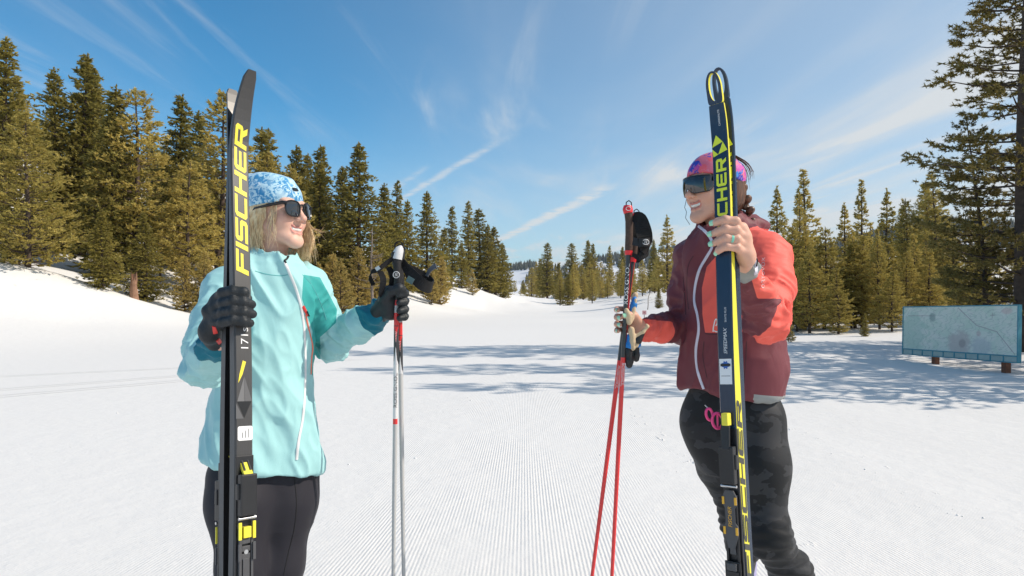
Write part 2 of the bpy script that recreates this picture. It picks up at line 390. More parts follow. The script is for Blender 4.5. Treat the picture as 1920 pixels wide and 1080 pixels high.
    V = np.stack([v0, v1, v2, v3, v4], 1).reshape(-1, 3)
    N = len(base); i5 = np.arange(N)[:, None] * 5
    me = np_mesh('crown', V, np.concatenate([i5 + [0, 1, 2], i5 + [0, 2, 4], i5 + [4, 2, 3]]))
    at = me.attributes.new('tint', 'FLOAT', 'POINT'); at.data.foreach_set('value', np.repeat(T, 5).astype(np.float32))
    tm = bpy.data.meshes.new('trunk'); tm.from_pydata([tuple(v) for v in mb.v], [], mb.f); tm.update()
    tm.polygons.foreach_set('use_smooth', np.ones(len(tm.polygons), bool))
    return tm, me
FIR = dict(rad=2.2, spacing=0.21, nb=7, prof=0.85, slope=-0.30, curve=0.16, tuft=0.23, per=17, side=0.36)
PINE = dict(rad=2.3, spacing=0.29, nb=7, prof=0.68, slope=0.02, curve=0.30, tuft=0.25, per=17, side=0.40, clump=0.35, blades=5, gap=0.12, wid=0.24)
KINDS = {}
def kind(key, mat, trunkmat=None, **kw):
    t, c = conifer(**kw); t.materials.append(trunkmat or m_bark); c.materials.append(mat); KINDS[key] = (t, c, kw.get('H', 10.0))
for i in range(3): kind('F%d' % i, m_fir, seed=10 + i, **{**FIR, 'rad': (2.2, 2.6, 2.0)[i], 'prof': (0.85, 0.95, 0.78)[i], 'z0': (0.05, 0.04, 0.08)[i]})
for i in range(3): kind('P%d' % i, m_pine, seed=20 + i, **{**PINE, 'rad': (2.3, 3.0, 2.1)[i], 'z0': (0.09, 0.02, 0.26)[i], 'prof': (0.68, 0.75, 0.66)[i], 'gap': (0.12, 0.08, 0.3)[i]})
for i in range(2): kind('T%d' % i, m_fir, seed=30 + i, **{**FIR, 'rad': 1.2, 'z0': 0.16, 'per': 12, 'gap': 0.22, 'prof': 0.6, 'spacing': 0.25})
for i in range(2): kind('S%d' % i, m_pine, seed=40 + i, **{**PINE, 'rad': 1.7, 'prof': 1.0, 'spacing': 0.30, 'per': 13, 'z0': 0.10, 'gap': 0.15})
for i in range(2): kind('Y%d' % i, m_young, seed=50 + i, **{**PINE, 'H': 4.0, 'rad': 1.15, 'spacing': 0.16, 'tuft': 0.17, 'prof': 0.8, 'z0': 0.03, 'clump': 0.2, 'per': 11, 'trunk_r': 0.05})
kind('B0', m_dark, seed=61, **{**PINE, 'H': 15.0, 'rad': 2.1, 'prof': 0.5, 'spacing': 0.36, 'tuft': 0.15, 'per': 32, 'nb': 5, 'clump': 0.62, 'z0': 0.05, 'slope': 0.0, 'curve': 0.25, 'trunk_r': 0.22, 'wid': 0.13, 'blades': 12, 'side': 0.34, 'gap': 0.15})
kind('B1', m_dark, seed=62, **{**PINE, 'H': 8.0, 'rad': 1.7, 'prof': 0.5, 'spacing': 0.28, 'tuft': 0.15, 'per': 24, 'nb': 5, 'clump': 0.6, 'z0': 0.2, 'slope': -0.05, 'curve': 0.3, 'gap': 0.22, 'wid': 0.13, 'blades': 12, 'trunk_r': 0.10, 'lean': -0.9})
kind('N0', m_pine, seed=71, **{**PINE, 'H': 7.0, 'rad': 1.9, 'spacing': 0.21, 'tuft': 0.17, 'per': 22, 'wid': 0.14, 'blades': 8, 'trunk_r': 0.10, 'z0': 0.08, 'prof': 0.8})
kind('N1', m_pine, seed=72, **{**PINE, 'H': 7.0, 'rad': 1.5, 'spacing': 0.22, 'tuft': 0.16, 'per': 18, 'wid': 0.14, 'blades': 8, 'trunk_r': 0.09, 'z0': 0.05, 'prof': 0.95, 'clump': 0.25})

NAMES = {'F': 'fir_tree', 'P': 'pine_tree', 'T': 'fir_tree', 'S': 'pine_tree', 'Y': 'young_pine', 'B': 'pine_tree', 'N': 'pine_tree'}
def plant(key, x, y, H, label, group=None, wide=1.0, rot=None, cat=None):
    t, c, h0 = KINDS[key]
    o = empty(NAMES[key[0]], (x, y, gz(x, y) - 0.03)); k = H / h0
    o.scale = (k * wide * random.uniform(.88, 1.12), k * wide * random.uniform(.88, 1.12), k)
    o.rotation_euler = (R(random.gauss(0, 1.3)), R(random.gauss(0, 1.3)), random.uniform(0, 6.28) if rot is None else rot)
    for nm, me in (('trunk', t), ('crown', c)):
        ch = bpy.data.objects.new(nm, me); col.objects.link(ch); ch.parent = o
    tag(o, label, cat or ('tree'), group)
    return o
def plant_px(key, px, top, d, label, group=None, wide=1.0, rot=None):
    x = (px - 960) / FPX * d; zt = CAMZ + (HOR - top) / FPX * d
    return plant(key, x, d, max(0.8, zt - gz(x, d)), label, group, wide, rot)
G1 = 'conifers on the left hillside'; G2 = 'conifers along the right side of the trail'; G3 = 'trees at the far end of the trail'; G4 = 'young pines at the foot of the left forest'
for a in (
    ('F1', 8, 70, 34, 'tall fir cut off by the left edge of the picture'),
    ('P1', 52, 208, 29.5, 'broad golden pine at far left, branches down to the snow', 1.15),
    ('F0', 98, 122, 40, 'fir just right of the leftmost fir, behind the broad golden pine'),
    ('F2', 150, 98, 41, 'tallest fir of the dark clump at far left'),
    ('F1', 178, 128, 44, 'fir leaning close behind the tallest fir of the left clump'),
    ('F0', 210, 158, 37, 'dark full fir on the right flank of the left clump', 1.1),
    ('P2', 256, 165, 37.5, 'tall golden pine with thin crown right of the dark left clump'),
    ('F0', 192, 392, 30.5, 'small green fir standing on the snow edge left of the wooden stump', 1.25),
    ('F1', 272, 398, 34, 'small dark fir just behind the wooden stump', 1.1),
    ('F2', 334, 178, 46, 'fir with ragged top left of the black ski tips'),
    ('F0', 374, 205, 51, 'slender fir between the ragged fir and the golden pine by the black skis'),
    ('P0', 408, 174, 42, 'tall golden pine directly left of the black ski tips'),
    ('P2', 348, 300, 38, 'thin see-through golden pine above the left woman\'s raised elbow'),
    ('P2', 300, 400, 42, 'short sparse golden pine right of the stump\'s dark fir'),
    ('T0', 478, 232, 52, 'thin topped fir directly right of the black skis'),
    ('T1', 503, 240, 55, 'second thin topped fir right of the black skis, above the blue hat'),
    ('P0', 492, 285, 47, 'golden pine rising behind the blue patterned hat'),
    ('P2', 540, 310, 46, 'small golden pine tip peeking over the blue hat'),
    ('F0', 552, 274, 60, 'dark fir above the front of the blue hat'),
    ('F2', 578, 290, 63, 'dark fir above the left woman\'s sunglasses'),
    ('T0', 607, 272, 58, 'narrow pointed fir right of the left woman\'s face'),
    ('F0', 602, 300, 56, 'dark fir bulk behind the left woman\'s sunglasses'),
    ('F2', 636, 312, 61, 'dim fir left of the tallest conical fir'),
    ('F1', 676, 264, 55, 'tallest conical fir between the left woman and her poles', 1.0),
    ('F0', 716, 344, 60, 'yellowish fir just right of the tallest conical fir'),
    ('T1', 741, 338, 70, 'narrow dark fir above the black pole grips'),
    ('F2', 762, 375, 72, 'dark fir right of and above the black pole grips'),
    ('F1', 800, 358, 80, 'broad conical fir right of the black pole straps', 0.95),
    ('F0', 824, 425, 83, 'lower fir on the right flank of the broad conical fir'),
    ('T0', 846, 386, 94, 'thin bare-trunked fir left of the pair of tall thin firs'),
    ('F2', 866, 455, 95, 'short fir at the foot of the thin bare-trunked fir'),
    ('T1', 878, 377, 104, 'left one of the pair of tall thin firs on the bank crest'),
    ('T0', 898, 391, 108, 'right one of the pair of tall thin firs on the bank crest', 1.3),
    ('F0', 914, 420, 106, 'full fir directly right of the pair of thin firs'),
    ('F2', 930, 424, 109, 'fir second from the right end of the left forest', 1.1),
    ('F0', 943, 455, 113, 'last fir at the right end of the left forest')):
    plant_px(a[0], a[1], a[2], a[3], a[4], G1, (a[5] if len(a) > 5 else 1.0) * 1.18)
for a in (
    ('Y0', 592, 492, 41, 'young pine behind the left woman\'s teal upper sleeve'), ('Y1', 618, 474, 46, 'young pine above the left woman\'s bent elbow'),
    ('Y0', 640, 486, 43, 'bushy young pine standing in front, left of the dead snag'), ('Y1', 668, 462, 50, 'taller young pine beside the dead snag'),
    ('Y0', 706, 470, 52, 'young pine left of the black pole straps'), ('Y1', 808, 494, 68, 'young pine right of the pole strap loop'),
    ('Y0', 824, 482, 73, 'taller young pine on the bank right of the pole straps'), ('Y1', 886, 505, 92, 'small young pine alone near the bank crest'),
    ('Y0', 874, 512, 96, 'smallest young pine at the bank crest'), ('Y1', 572, 500, 44, 'young pine behind the blonde hair ends'),
    ('Y0', 425, 455, 36, 'young pine above the left woman\'s right shoulder'), ('Y1', 385, 470, 34, 'young pine left of the left woman\'s right shoulder'),
    ('Y0', 345, 480, 33.5, 'leggy young pine nearest the left woman\'s raised elbow')):
    plant_px(a[0], a[1], a[2], a[3], a[4], G4, 1.0)
# further trees up the hillside, seen only as dark mass between the front ones
for i in range(60):
    d = random.uniform(50, 92); px = random.uniform(-120, 760 if d > 70 else 560)
    lim = np.interp(px, [-120, 0, 150, 300, 480, 600, 680, 760, 850], [90, 150, 190, 250, 300, 330, 350, 400, 470])
    plant_px(random.choice(['F0', 'F1', 'F2', 'P0', 'P2', 'T0', 'T1']), px, lim + random.uniform(0, 70), d, 'conifer deep in the left hillside forest behind the front row', 'conifers deep in the left hillside forest', random.uniform(1.1, 1.4))
for px, top, d in ((-60, 60, 33), (-140, 40, 34), (-90, 120, 42)):
    plant_px('F1', px, top, d, 'tall fir just outside the left edge', 'firs beyond the left edge')
# far end of the trail
for a in (
    ('T1', 1026, 455, 150, 'dark fir with crooked leaning top at the far end of the trail', 1.5), ('T0', 1046, 492, 170, 'short dark fir right of the crooked topped fir', 1.4),
    ('T0', 1011, 484, 190, 'thin fir left of the crooked topped fir'), ('T1', 1073, 456, 185, 'dark pointed fir midway between crooked fir and red poles', 1.5),
    ('F2', 1101, 450, 175, 'left one of twin dark firs in the far tree line'), ('F0', 1112, 456, 178, 'right one of twin dark firs in the far tree line'),
    ('F2', 1064, 512, 112, 'small dark fir standing alone on the far snow bank', 1.1), ('T0', 1143, 460, 200, 'pale thin fir just left of the red pole grip'),
    ('F2', 1168, 462, 150, 'dark fir behind the dark pole shaft'), ('F0', 1226, 448, 125, 'dark fir right of the black pole strap', 1.0),
    ('S0', 1253, 403, 84, 'tallest golden pine beside the right woman\'s chest', 1.25), ('S1', 1275, 470, 78, 'golden pine touching the right woman\'s dark sleeve', 1.3),
    ('P0', 1205, 485, 100, 'golden pine below the black pole strap'), ('P2', 1234, 480, 92, 'golden pine left of the tallest golden pine'),
    ('F0', 1235, 536, 60, 'tiny dark fir on the snow right of the gloves')):
    plant_px(a[0], a[1], a[2], a[3], a[4], G3, a[5] if len(a) > 5 else 1.0)
for i in range(46):
    px = 1000 + i * 6.4 + random.uniform(-5, 5); d = random.uniform(105, 190) if px > 1040 else random.uniform(170, 260)
    plant_px(random.choice(['P0', 'P1', 'P2', 'S0', 'S1']), px, random.uniform(486, 522), d, 'golden pine in the low tree line across the trail\'s far end', 'golden pines in the far tree line', random.uniform(0.9, 1.3))
for i in range(22):
    px = random.uniform(930, 1012); d = random.uniform(240, 420)
    plant_px(random.choice(['P0', 'P1', 'F2', 'F0']), px, random.uniform(522, 545), d, 'tiny far conifer where the trail disappears', 'tiny conifers where the trail disappears', 1.2)
# right side
for a in (
    ('S0', 1454, 346, 38, 'slim pine top rising right of the right woman\'s shoulder'), ('N0', 1482, 420, 27, 'bushy pine directly behind the coral sleeve', 1.1),
    ('S1', 1513, 317, 33, 'tallest slim pine right of the coral shoulder', 1.1), ('N1', 1498, 365, 29, 'dense pine just left of the tallest slim pine'),
    ('N0', 1545, 425, 27, 'wide golden pine between the right woman and the map board', 1.15), ('S0', 1582, 380, 36, 'pine left of the pair of slim pine tops', 1.1),
    ('S1', 1616, 338, 38, 'left one of the pair of slim pine tops above the map board'), ('S0', 1662, 353, 40, 'right one of the pair of slim pine tops above the map board'),
    ('T0', 1692, 382, 50, 'thin greyish conifer right of the slim pine tops'), ('N1', 1596, 455, 27, 'dense golden pine left of the map board', 1.2),
    ('N0', 1648, 442, 26, 'wide golden pine whose trunk stands at the map board\'s left edge', 1.05), ('N0', 1700, 470, 28, 'golden pine directly behind the map board\'s left half', 1.1),
    ('P1', 1735, 432, 38, 'pine behind the middle of the map board'), ('N1', 1785, 425, 31, 'pine behind the map board\'s right half', 1.3),
    ('F0', 1622, 590, 22.5, 'little dark fir sapling left of the map board', 1.1), ('Y1', 1478, 636, 20.5, 'tiny pale yellow pine sapling behind the coral sleeve elbow'),
    ('B1', 1848, 215, 17.5, 'slender leaning pine with clumped branches left of the giant right pine'),
    ('N0', 1520, 470, 25, 'low wide golden pine in front of the tallest slim pine', 1.3), ('N1', 1572, 500, 24, 'short golden pine left of the little dark fir sapling', 1.4),
    ('N0', 1672, 505, 24.5, 'short bushy pine beside the map board\'s left edge', 1.3), ('N1', 1745, 480, 27, 'bushy pine over the map board\'s upper edge', 1.4),
    ('P0', 1440, 460, 44, 'golden pine half hidden by the right woman\'s shoulder'), ('N1', 1835, 400, 25, 'pine behind the lower trunk of the slender leaning pine', 1.3)):
    plant_px(a[0], a[1], a[2], a[3], a[4], G2, a[5] if len(a) > 5 else 1.0, 0.0 if a[0] == 'B1' else None)
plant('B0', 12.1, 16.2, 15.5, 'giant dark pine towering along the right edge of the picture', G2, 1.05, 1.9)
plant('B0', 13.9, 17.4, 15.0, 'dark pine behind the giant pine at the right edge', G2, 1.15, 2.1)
for i in range(20):
    d = random.uniform(34, 66); px = random.uniform(1440, 1960)
    plant_px(random.choice(['P0', 'P1', 'P2', 'S0', 'S1', 'F0']), px, random.uniform(425, 480), d, 'pine deep in the right hand forest behind the front row', 'pines deep in the right hand forest')
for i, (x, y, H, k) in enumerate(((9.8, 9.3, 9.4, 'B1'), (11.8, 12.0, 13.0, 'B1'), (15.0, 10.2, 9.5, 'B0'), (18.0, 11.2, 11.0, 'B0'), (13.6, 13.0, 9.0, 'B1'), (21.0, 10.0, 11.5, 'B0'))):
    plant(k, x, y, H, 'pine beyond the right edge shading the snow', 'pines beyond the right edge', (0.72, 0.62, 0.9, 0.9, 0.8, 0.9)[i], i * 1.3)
for i in range(16):
    d = random.uniform(26, 36); px = 1468 + i * 22 + random.uniform(-10, 10)
    plant_px(random.choice(['N0', 'N1']), px, random.uniform(430, 490), d, 'bushy golden pine filling the right hand tree line', 'bushy pines in the right hand tree line', random.uniform(1.1, 1.4))
for i in range(7):
    plant(random.choice(['N0', 'N1', 'P0']), random.uniform(19, 40), random.uniform(22, 50), random.uniform(6, 9), 'pine deep in the right hand forest behind the front row', 'pines deep in the right hand forest', 1.1)

# dead snag with bare limbs
def snag(name, px, top, d, label, rad, limbs, seed, bendx=0.0):
    r = random.Random(seed); x = (px - 960) / FPX * d; H = CAMZ + (HOR - top) / FPX * d - gz(x, d)
    o = empty(name, (x, d, gz(x, d) - 0.05)); mb = MB(); tr = MB()
    tr.tube([(bendx * (i / 8) ** 2 + 0.04 * math.sin(i), 0, H * i / 8) for i in range(9)], [rad * (1 - i / 8.4) ** 0.7 + 0.008 for i in range(9)], 8)
    for i in range(limbs):
        t = r.uniform(0.25, 0.95); a = r.uniform(0, 6.28); L = H * 0.22 * (1.1 - t) + 0.25
        c = Vector((bendx * t * t, 0, H * t)); dv = Vector((math.cos(a), math.sin(a), 0))
        pts = [c + dv * (L * s) + Vector((0, 0, L * (-0.15 * s + 0.4 * s * s))) for s in (0, .35, .7, 1)]
        mb = MB(); mb.tube(pts, [rad * .3, rad * .2, rad * .12, 0.006], 5)
        for s in (1, 2):
            q = pts[s]; b2 = a + r.choice((-0.8, 0.8)); mb.tube([q, q + Vector((math.cos(b2), math.sin(b2), 0.25)) * L * 0.35], [rad * .12, 0.005], 4)
        mb.build('limb', m_grey, o, True)
    tr.build('trunk', m_grey, o, True)
    tag(o, label, 'dead tree'); return o
snag('dead_snag', 697, 425, 47, 'bare grey dead tree with curving limbs left of the black pole grips', 0.11, 26, 3)
snag('bare_sapling', 1214, 538, 58, 'thin bare sapling bending over on the snow above the gloves', 0.03, 10, 5, 0.35)
# weathered stump on the left bank
p = P(251, 566, 31.5); sx, sy = p.x, p.y
m_stump = simple('weathered_stump_wood', (0.30, 0.17, 0.11), 0.9, 0, 0.2, 6.0, 0.35, 0.9, 25)
o = empty('broken_stump', (sx, sy, gz(sx, sy) - 0.1)); mb = MB()
rr = random.Random(4); rings = []
for i in range(7):
    t = i / 6; rings.append([Vector((math.cos(a) * 0.2 * (1 - 0.45 * t) * (1 + 0.18 * math.sin(3 * a + i)), math.sin(a) * 0.16 * (1 - 0.45 * t), 1.12 * t + (0.22 * math.sin(2 * a + 1) + rr.uniform(-.1, .1) if i == 6 else 0))) for a in [2 * math.pi * j / 14 for j in range(14)]])
mb.loft(rings); mb.build('wood', m_stump, o, False)
mb = MB(); mb.tube([(0.1, 0, 0.75), (0.14, -.02, 1.0), (0.12, 0, 1.3)], [0.05, .035, .008], 6); mb.build('splinter', m_stump, o)
tag(o, 'short broken reddish brown stump sticking out of the snow on the left bank', 'stump')

# ------------------------------------------------------------------ far hills with their forest
m_hill, nt, b = new_mat('hill_snow'); b.inputs['Roughness'].default_value = 0.8
b.inputs['Base Color'].default_value = (0.72, 0.73, 0.75, 1)
m_far = simple('far_forest', (0.045, 0.052, 0.035), 0.8, 0, 0.2)
def hill(label, ridge, y0, depth, n_tree, seed, bare):
    """ridge: (px, py) skyline at distance y0; the near face drops to the valley floor"""
    r = np.random.default_rng(seed)
    px = np.array([a[0] for a in ridge], float); py = np.array([a[1] for a in ridge], float)
    nu, nv = 90, 26; U = np.linspace(px[0], px[-1], nu)
    top = CAMZ + (HOR - np.interp(U, px, py)) / FPX * y0
    V = []
    for j in range(nv):
        t = j / (nv - 1); s = math.sin(min(t, 0.62) / 0.62 * math.pi / 2) if t < 0.62 else math.cos((t - 0.62) / 0.38 * math.pi / 2)
        yy = y0 - depth * 0.62 + depth * t
        for i in range(nu):
            x = (U[i] - 960) / FPX * y0
            rough = (float(vnoise(np.array([x / 60.]), np.array([yy / 60.]), seed)[0]) * 0.16 + float(vnoise(np.array([x / 22.]), np.array([yy / 22.]), seed)[0]) * 0.05) * (1 if t < .6 else .3)
            V.append((x, yy, max(-2, top[i] * max(s + rough * (1 - s) * 2, 0.0)) - 1.0))
    I = np.arange(nu * nv).reshape(nv, nu)
    F = np.stack([I[:-1, :-1], I[:-1, 1:], I[1:, 1:], I[1:, :-1]], -1).reshape(-1, 4)
    o = link('hill', np_mesh('hill', V, F), m_hill, None, True); o['kind'] = 'structure'; o['label'] = label
    V = np.array(V).reshape(nv, nu, 3); vs = []; fs = []
    for k in range(n_tree):
        i = r.integers(0, nu - 1); j = r.integers(0, int(nv * 0.66)); a, c = r.random(2)
        p = V[j, i] * (1 - a) * (1 - c) + V[j, i + 1] * a * (1 - c) + V[j + 1, i] * (1 - a) * c + V[j + 1, i + 1] * a * c
        if vnoise(np.array([p[0] / 70.]), np.array([p[2] / 16.]), seed + 5)[0] > bare: continue
        h = r.uniform(7, 15); w = h * 0.2; b0 = len(vs)
        for (zz, ww) in ((-1, w), (h * .45, w * .62)):
            for q in range(5): vs.append((p[0] + math.cos(q * 1.257 + k) * ww * r.uniform(.7, 1.2), p[1] + math.sin(q * 1.257 + k) * ww, p[2] + zz))
        vs.append((p[0], p[1], p[2] + h))
        for q in range(5):
            fs.append((b0 + q, b0 + (q + 1) % 5, b0 + 5 + (q + 1) % 5)); fs.append((b0 + q, b0 + 5 + (q + 1) % 5, b0 + 5 + q)); fs.append((b0 + 5 + q, b0 + 5 + (q + 1) % 5, b0 + 10))
    f = link('far_forest', np_mesh('far_forest', vs, fs), m_far); tag(f, 'distant forest covering the ' + label, 'forest', None, 'stuff')
hill('low snowy hill beyond the end of the trail', ((820, 545), (900, 528), (950, 508), (985, 500), (1020, 498), (1060, 505), (1110, 490), (1170, 482), (1220, 474), (1280, 470), (1340, 480), (1420, 500)), 1300, 560, 3600, 3, 0.12)
hill('dark hill above the right forest', ((1380, 520), (1500, 480), (1580, 460), (1660, 438), (1720, 428), (1770, 422), (1830, 428), (1920, 440), (2050, 470)), 900, 420, 3600, 8, 0.3)
# ================================================================== IMPLICIT SURFACES (bodies, clothing, hands)
class Field:
    """signed distances on a regular grid; primitives blend with smooth minimum; mesh() extracts a continuous surface"""
    def __init__(s, lo, hi, h):
        s.h = h; s.lo = np.array(lo, float); n = np.ceil((np.array(hi) - s.lo) / h).astype(int) + 1
        s.ax = [s.lo[i] + h * np.arange(n[i]) for i in range(3)]; s.F = np.full(tuple(n), 1e3, np.float32)
    def _reg(s, lo, hi):
        sl = []
        for i in range(3):
            a = max(0, int((lo[i] - s.lo[i]) / s.h)); b = min(s.F.shape[i], int((hi[i] - s.lo[i]) / s.h) + 2); sl.append(slice(a, max(a, b)))
        g = [s.ax[i][sl[i]].reshape([-1 if j == i else 1 for j in range(3)]).astype(np.float32) for i in range(3)]
        return tuple(sl), g
    def _put(s, sl, d, k, op):
        a = s.F[sl]
        if op == 'add':
            if k > 0:
                hh = np.maximum(k - np.abs(a - d), 0) / k; s.F[sl] = np.minimum(a, d) - hh * hh * k * 0.25
            else: s.F[sl] = np.minimum(a, d)
        else:
            d = -d
            if k > 0:
                hh = np.maximum(k - np.abs(a - d), 0) / k; s.F[sl] = np.maximum(a, d) + hh * hh * k * 0.25
            else: s.F[sl] = np.maximum(a, d)
    def cone(s, a, b, ra, rb, k=0.01, op='add'):
        a = np.array(a, float); b = np.array(b, float); m = max(ra, rb) + k + 3 * s.h
        sl, (x, y, z) = s._reg(np.minimum(a, b) - m, np.maximum(a, b) + m)
        ab = b - a; L2 = float(ab @ ab) + 1e-12
        t = np.clip(((x - a[0]) * ab[0] + (y - a[1]) * ab[1] + (z - a[2]) * ab[2]) / L2, 0, 1)
        d = np.sqrt((x - a[0] - t * ab[0]) ** 2 + (y - a[1] - t * ab[1]) ** 2 + (z - a[2] - t * ab[2]) ** 2) - (ra + (rb - ra) * t)
        s._put(sl, d, k, op)
    def chain(s, pts, rads, k=0.01, op='add'):
        for i in range(len(pts) - 1): s.cone(pts[i], pts[i + 1], rads[i], rads[i + 1], k, op)
    def ell(s, c, r, k=0.01, rot=None, op='add'):
        c = np.array(c, float); r = np.array(r, float); m = r.max() + k + 3 * s.h
        sl, (x, y, z) = s._reg(c - m, c + m); p = [x - c[0], y - c[1], z - c[2]]
        if rot is not None:
            Q = np.array(rot)                                        # rows are the ellipsoid's own axes
            p = [Q[i, 0] * p[0] + Q[i, 1] * p[1] + Q[i, 2] * p[2] for i in range(3)]
        k0 = np.sqrt((p[0] / r[0]) ** 2 + (p[1] / r[1]) ** 2 + (p[2] / r[2]) ** 2)
        k1 = np.sqrt((p[0] / r[0] ** 2) ** 2 + (p[1] / r[1] ** 2) ** 2 + (p[2] / r[2] ** 2) ** 2) + 1e-6
        s._put(sl, k0 * (k0 - 1) / k1, k, op)
    def stack(s, levels, yaw, k=0.01, op='add'):
        """levels: (z, cx, cy, half width, half depth) ellipses turned by yaw (angle of the wide axis)"""
        L = np.array(sorted(levels), float); m = L[:, 3].max() + k + 0.03
        sl, (x, y, z) = s._reg((L[:, 1].min() - m, L[:, 2].min() - m, L[0, 0] - k - 0.02), (L[:, 1].max() + m, L[:, 2].max() + m, L[-1, 0] + k + 0.02))
        def cub(v):                                                  # smooth interpolation between levels
            zz = z.ravel(); i = np.clip(np.searchsorted(L[:, 0], zz) - 1, 0, len(L) - 2); t = np.clip((zz - L[i, 0]) / (L[i + 1, 0] - L[i, 0]), 0, 1)
            sl_ = np.gradient(L[:, v], L[:, 0]); hgt = L[i + 1, 0] - L[i, 0]
            t2 = t * t; t3 = t2 * t
            return ((2 * t3 - 3 * t2 + 1) * L[i, v] + (t3 - 2 * t2 + t) * hgt * sl_[i] + (-2 * t3 + 3 * t2) * L[i + 1, v] + (t3 - t2) * hgt * sl_[i + 1]).reshape(1, 1, -1).astype(np.float32)
        cx, cy, a, b = cub(1), cub(2), cub(3), cub(4)
        dx = x - cx; dy = y - cy; u = dx * math.cos(yaw) + dy * math.sin(yaw); v = -dx * math.sin(yaw) + dy * math.cos(yaw)
        q = (np.abs(u / a) ** 2.3 + np.abs(v / b) ** 2.3) ** (1 / 2.3)
        d = (q - 1) * np.minimum(a, b)
        d = np.maximum(d, np.maximum(L[0, 0] - z, z - L[-1, 0]))
        s._put(sl, d.astype(np.float32), k, op)
    def cut(s, point, normal, k=0.0):
        """removes what lies on the normal's side of the plane"""
        n = np.array(normal, float); n /= np.linalg.norm(n); p = np.array(point, float)
        sl, (x, y, z) = s._reg(s.lo - 1, s.lo + 99)
        d = -((x - p[0]) * n[0] + (y - p[1]) * n[1] + (z - p[2]) * n[2])
        s._put(sl, d.astype(np.float32), k, 'sub')
    def mesh(s):
        F = np.pad(s.F, 1, constant_values=1.0); F = np.clip(F, -1, 1); S = F < 0; lo = s.lo - s.h
        c = [(i, j, k) for i in (0, 1) for j in (0, 1) for k in (0, 1)]
        sh = tuple(n - 1 for n in F.shape)
        sub = lambda A, o: A[o[0]:o[0] + sh[0], o[1]:o[1] + sh[1], o[2]:o[2] + sh[2]]
        cnt = np.zeros(sh, np.int8)
        for o in c: cnt += sub(S, o)
        act = (cnt > 0) & (cnt < 8); I = np.argwhere(act); idn = np.full(sh, -1, np.int32); idn[act] = np.arange(len(I))
        val = {o: F[I[:, 0] + o[0], I[:, 1] + o[1], I[:, 2] + o[2]] for o in c}
        acc = np.zeros((len(I), 3)); num = np.zeros(len(I))
        for a in c:
            for d in range(3):
                if a[d]: continue
                b = tuple(1 if q == d else a[q] for q in range(3)); fa, fb = val[a], val[b]; m = (fa < 0) != (fb < 0)
                t = np.where(m, fa / np.where(m, fa - fb, 1), 0); pos = np.tile(np.array(a, float), (len(I), 1)); pos[:, d] += t
                acc[m] += pos[m]; num[m] += 1
        V = lo + s.h * (I + acc / num[:, None])
        Q = []
        for d in range(3):
            e, f = (d + 1) % 3, (d + 2) % 3
            A = np.moveaxis(S, (d, e, f), (0, 1, 2)); D = np.moveaxis(idn, (d, e, f), (0, 1, 2))
            m = A[:-1, 1:-1, 1:-1] != A[1:, 1:-1, 1:-1]; K = np.argwhere(m)
            i, j, k = K[:, 0], K[:, 1] + 1, K[:, 2] + 1
            q = np.stack([D[i, j - 1, k - 1], D[i, j, k - 1], D[i, j, k], D[i, j - 1, k]], 1)
            fl = A[i, j, k]; q[~fl] = q[~fl][:, ::-1]; Q.append(q)
        return V, np.concatenate(Q)
def vnormals(V, Q):
    n = np.cross(V[Q[:, 2]] - V[Q[:, 0]], V[Q[:, 3]] - V[Q[:, 1]]); N = np.zeros_like(V)
    for i in range(4): np.add.at(N, Q[:, i], n)
    return N / (np.linalg.norm(N, axis=1, keepdims=True) + 1e-12)
def relax(V, Q, it=2, lam=0.5):
    for _ in range(it):
        A = np.zeros_like(V); c = np.zeros(len(V))
        for i in range(4):
            for j in ((i + 1) % 4, (i + 3) % 4):
                np.add.at(A, Q[:, i], V[Q[:, j]]); np.add.at(c, Q[:, i], 1)
        V = V + lam * (A / np.maximum(c, 1)[:, None] - V)
    return V
def noise3(p, s=0):
    pi = np.floor(p).astype(np.int64); f = p - pi; f = f * f * (3 - 2 * f); out = 0
    for a in (0, 1):
        for b in (0, 1):
            for c in (0, 1):
                h = np.sin((pi[:, 0] + a) * 127.1 + (pi[:, 1] + b) * 311.7 + (pi[:, 2] + c) * 74.7 + s * 37.3) * 43758.5453; h -= np.floor(h)
                out = out + h * (f[:, 0] if a else 1 - f[:, 0]) * (f[:, 1] if b else 1 - f[:, 1]) * (f[:, 2] if c else 1 - f[:, 2])
    return out - 0.5
def surf(name, V, Q, mat, parent, attrs=None):
    me = np_mesh(name, V, Q)
    for k, v in (attrs or {}).items():
        a = me.attributes.new(k, 'FLOAT', 'POINT'); a.data.foreach_set('value', np.asarray(v, np.float32))
    return link(name, me, mat, parent, True)
def to_px(V):
    V = np.asarray(V); return np.stack([960 + V[:, 0] / V[:, 1] * FPX, HOR - (V[:, 2] - CAMZ) / V[:, 1] * FPX], 1)
def poly_sd(p, poly):
    """signed distance (positive inside) of points to a polygon"""
    poly = np.array(poly, float); d = np.full(len(p), 1e9); ins = np.zeros(len(p), bool); n = len(poly)
    for i in range(n):
        a, b = poly[i], poly[(i + 1) % n]; e = b - a; w = p - a
        t = np.clip((w @ e) / (e @ e + 1e-12), 0, 1); d = np.minimum(d, np.linalg.norm(w - t[:, None] * e, axis=1))
        c = ((a[1] <= p[:, 1]) & (b[1] > p[:, 1])) | ((b[1] <= p[:, 1]) & (a[1] > p[:, 1]))
        xx = a[0] + (p[:, 1] - a[1]) / (b[1] - a[1] + 1e-12) * e[0]; ins ^= c & (p[:, 0] < xx)
    return np.where(ins, d, -d)
def bone_t(V, a, b):
    a = np.array(a); b = np.array(b); ab = b - a; t = np.clip(((V - a) @ ab) / (ab @ ab), 0, 1)
    return t, np.linalg.norm(V - a - t[:, None] * ab, axis=1)
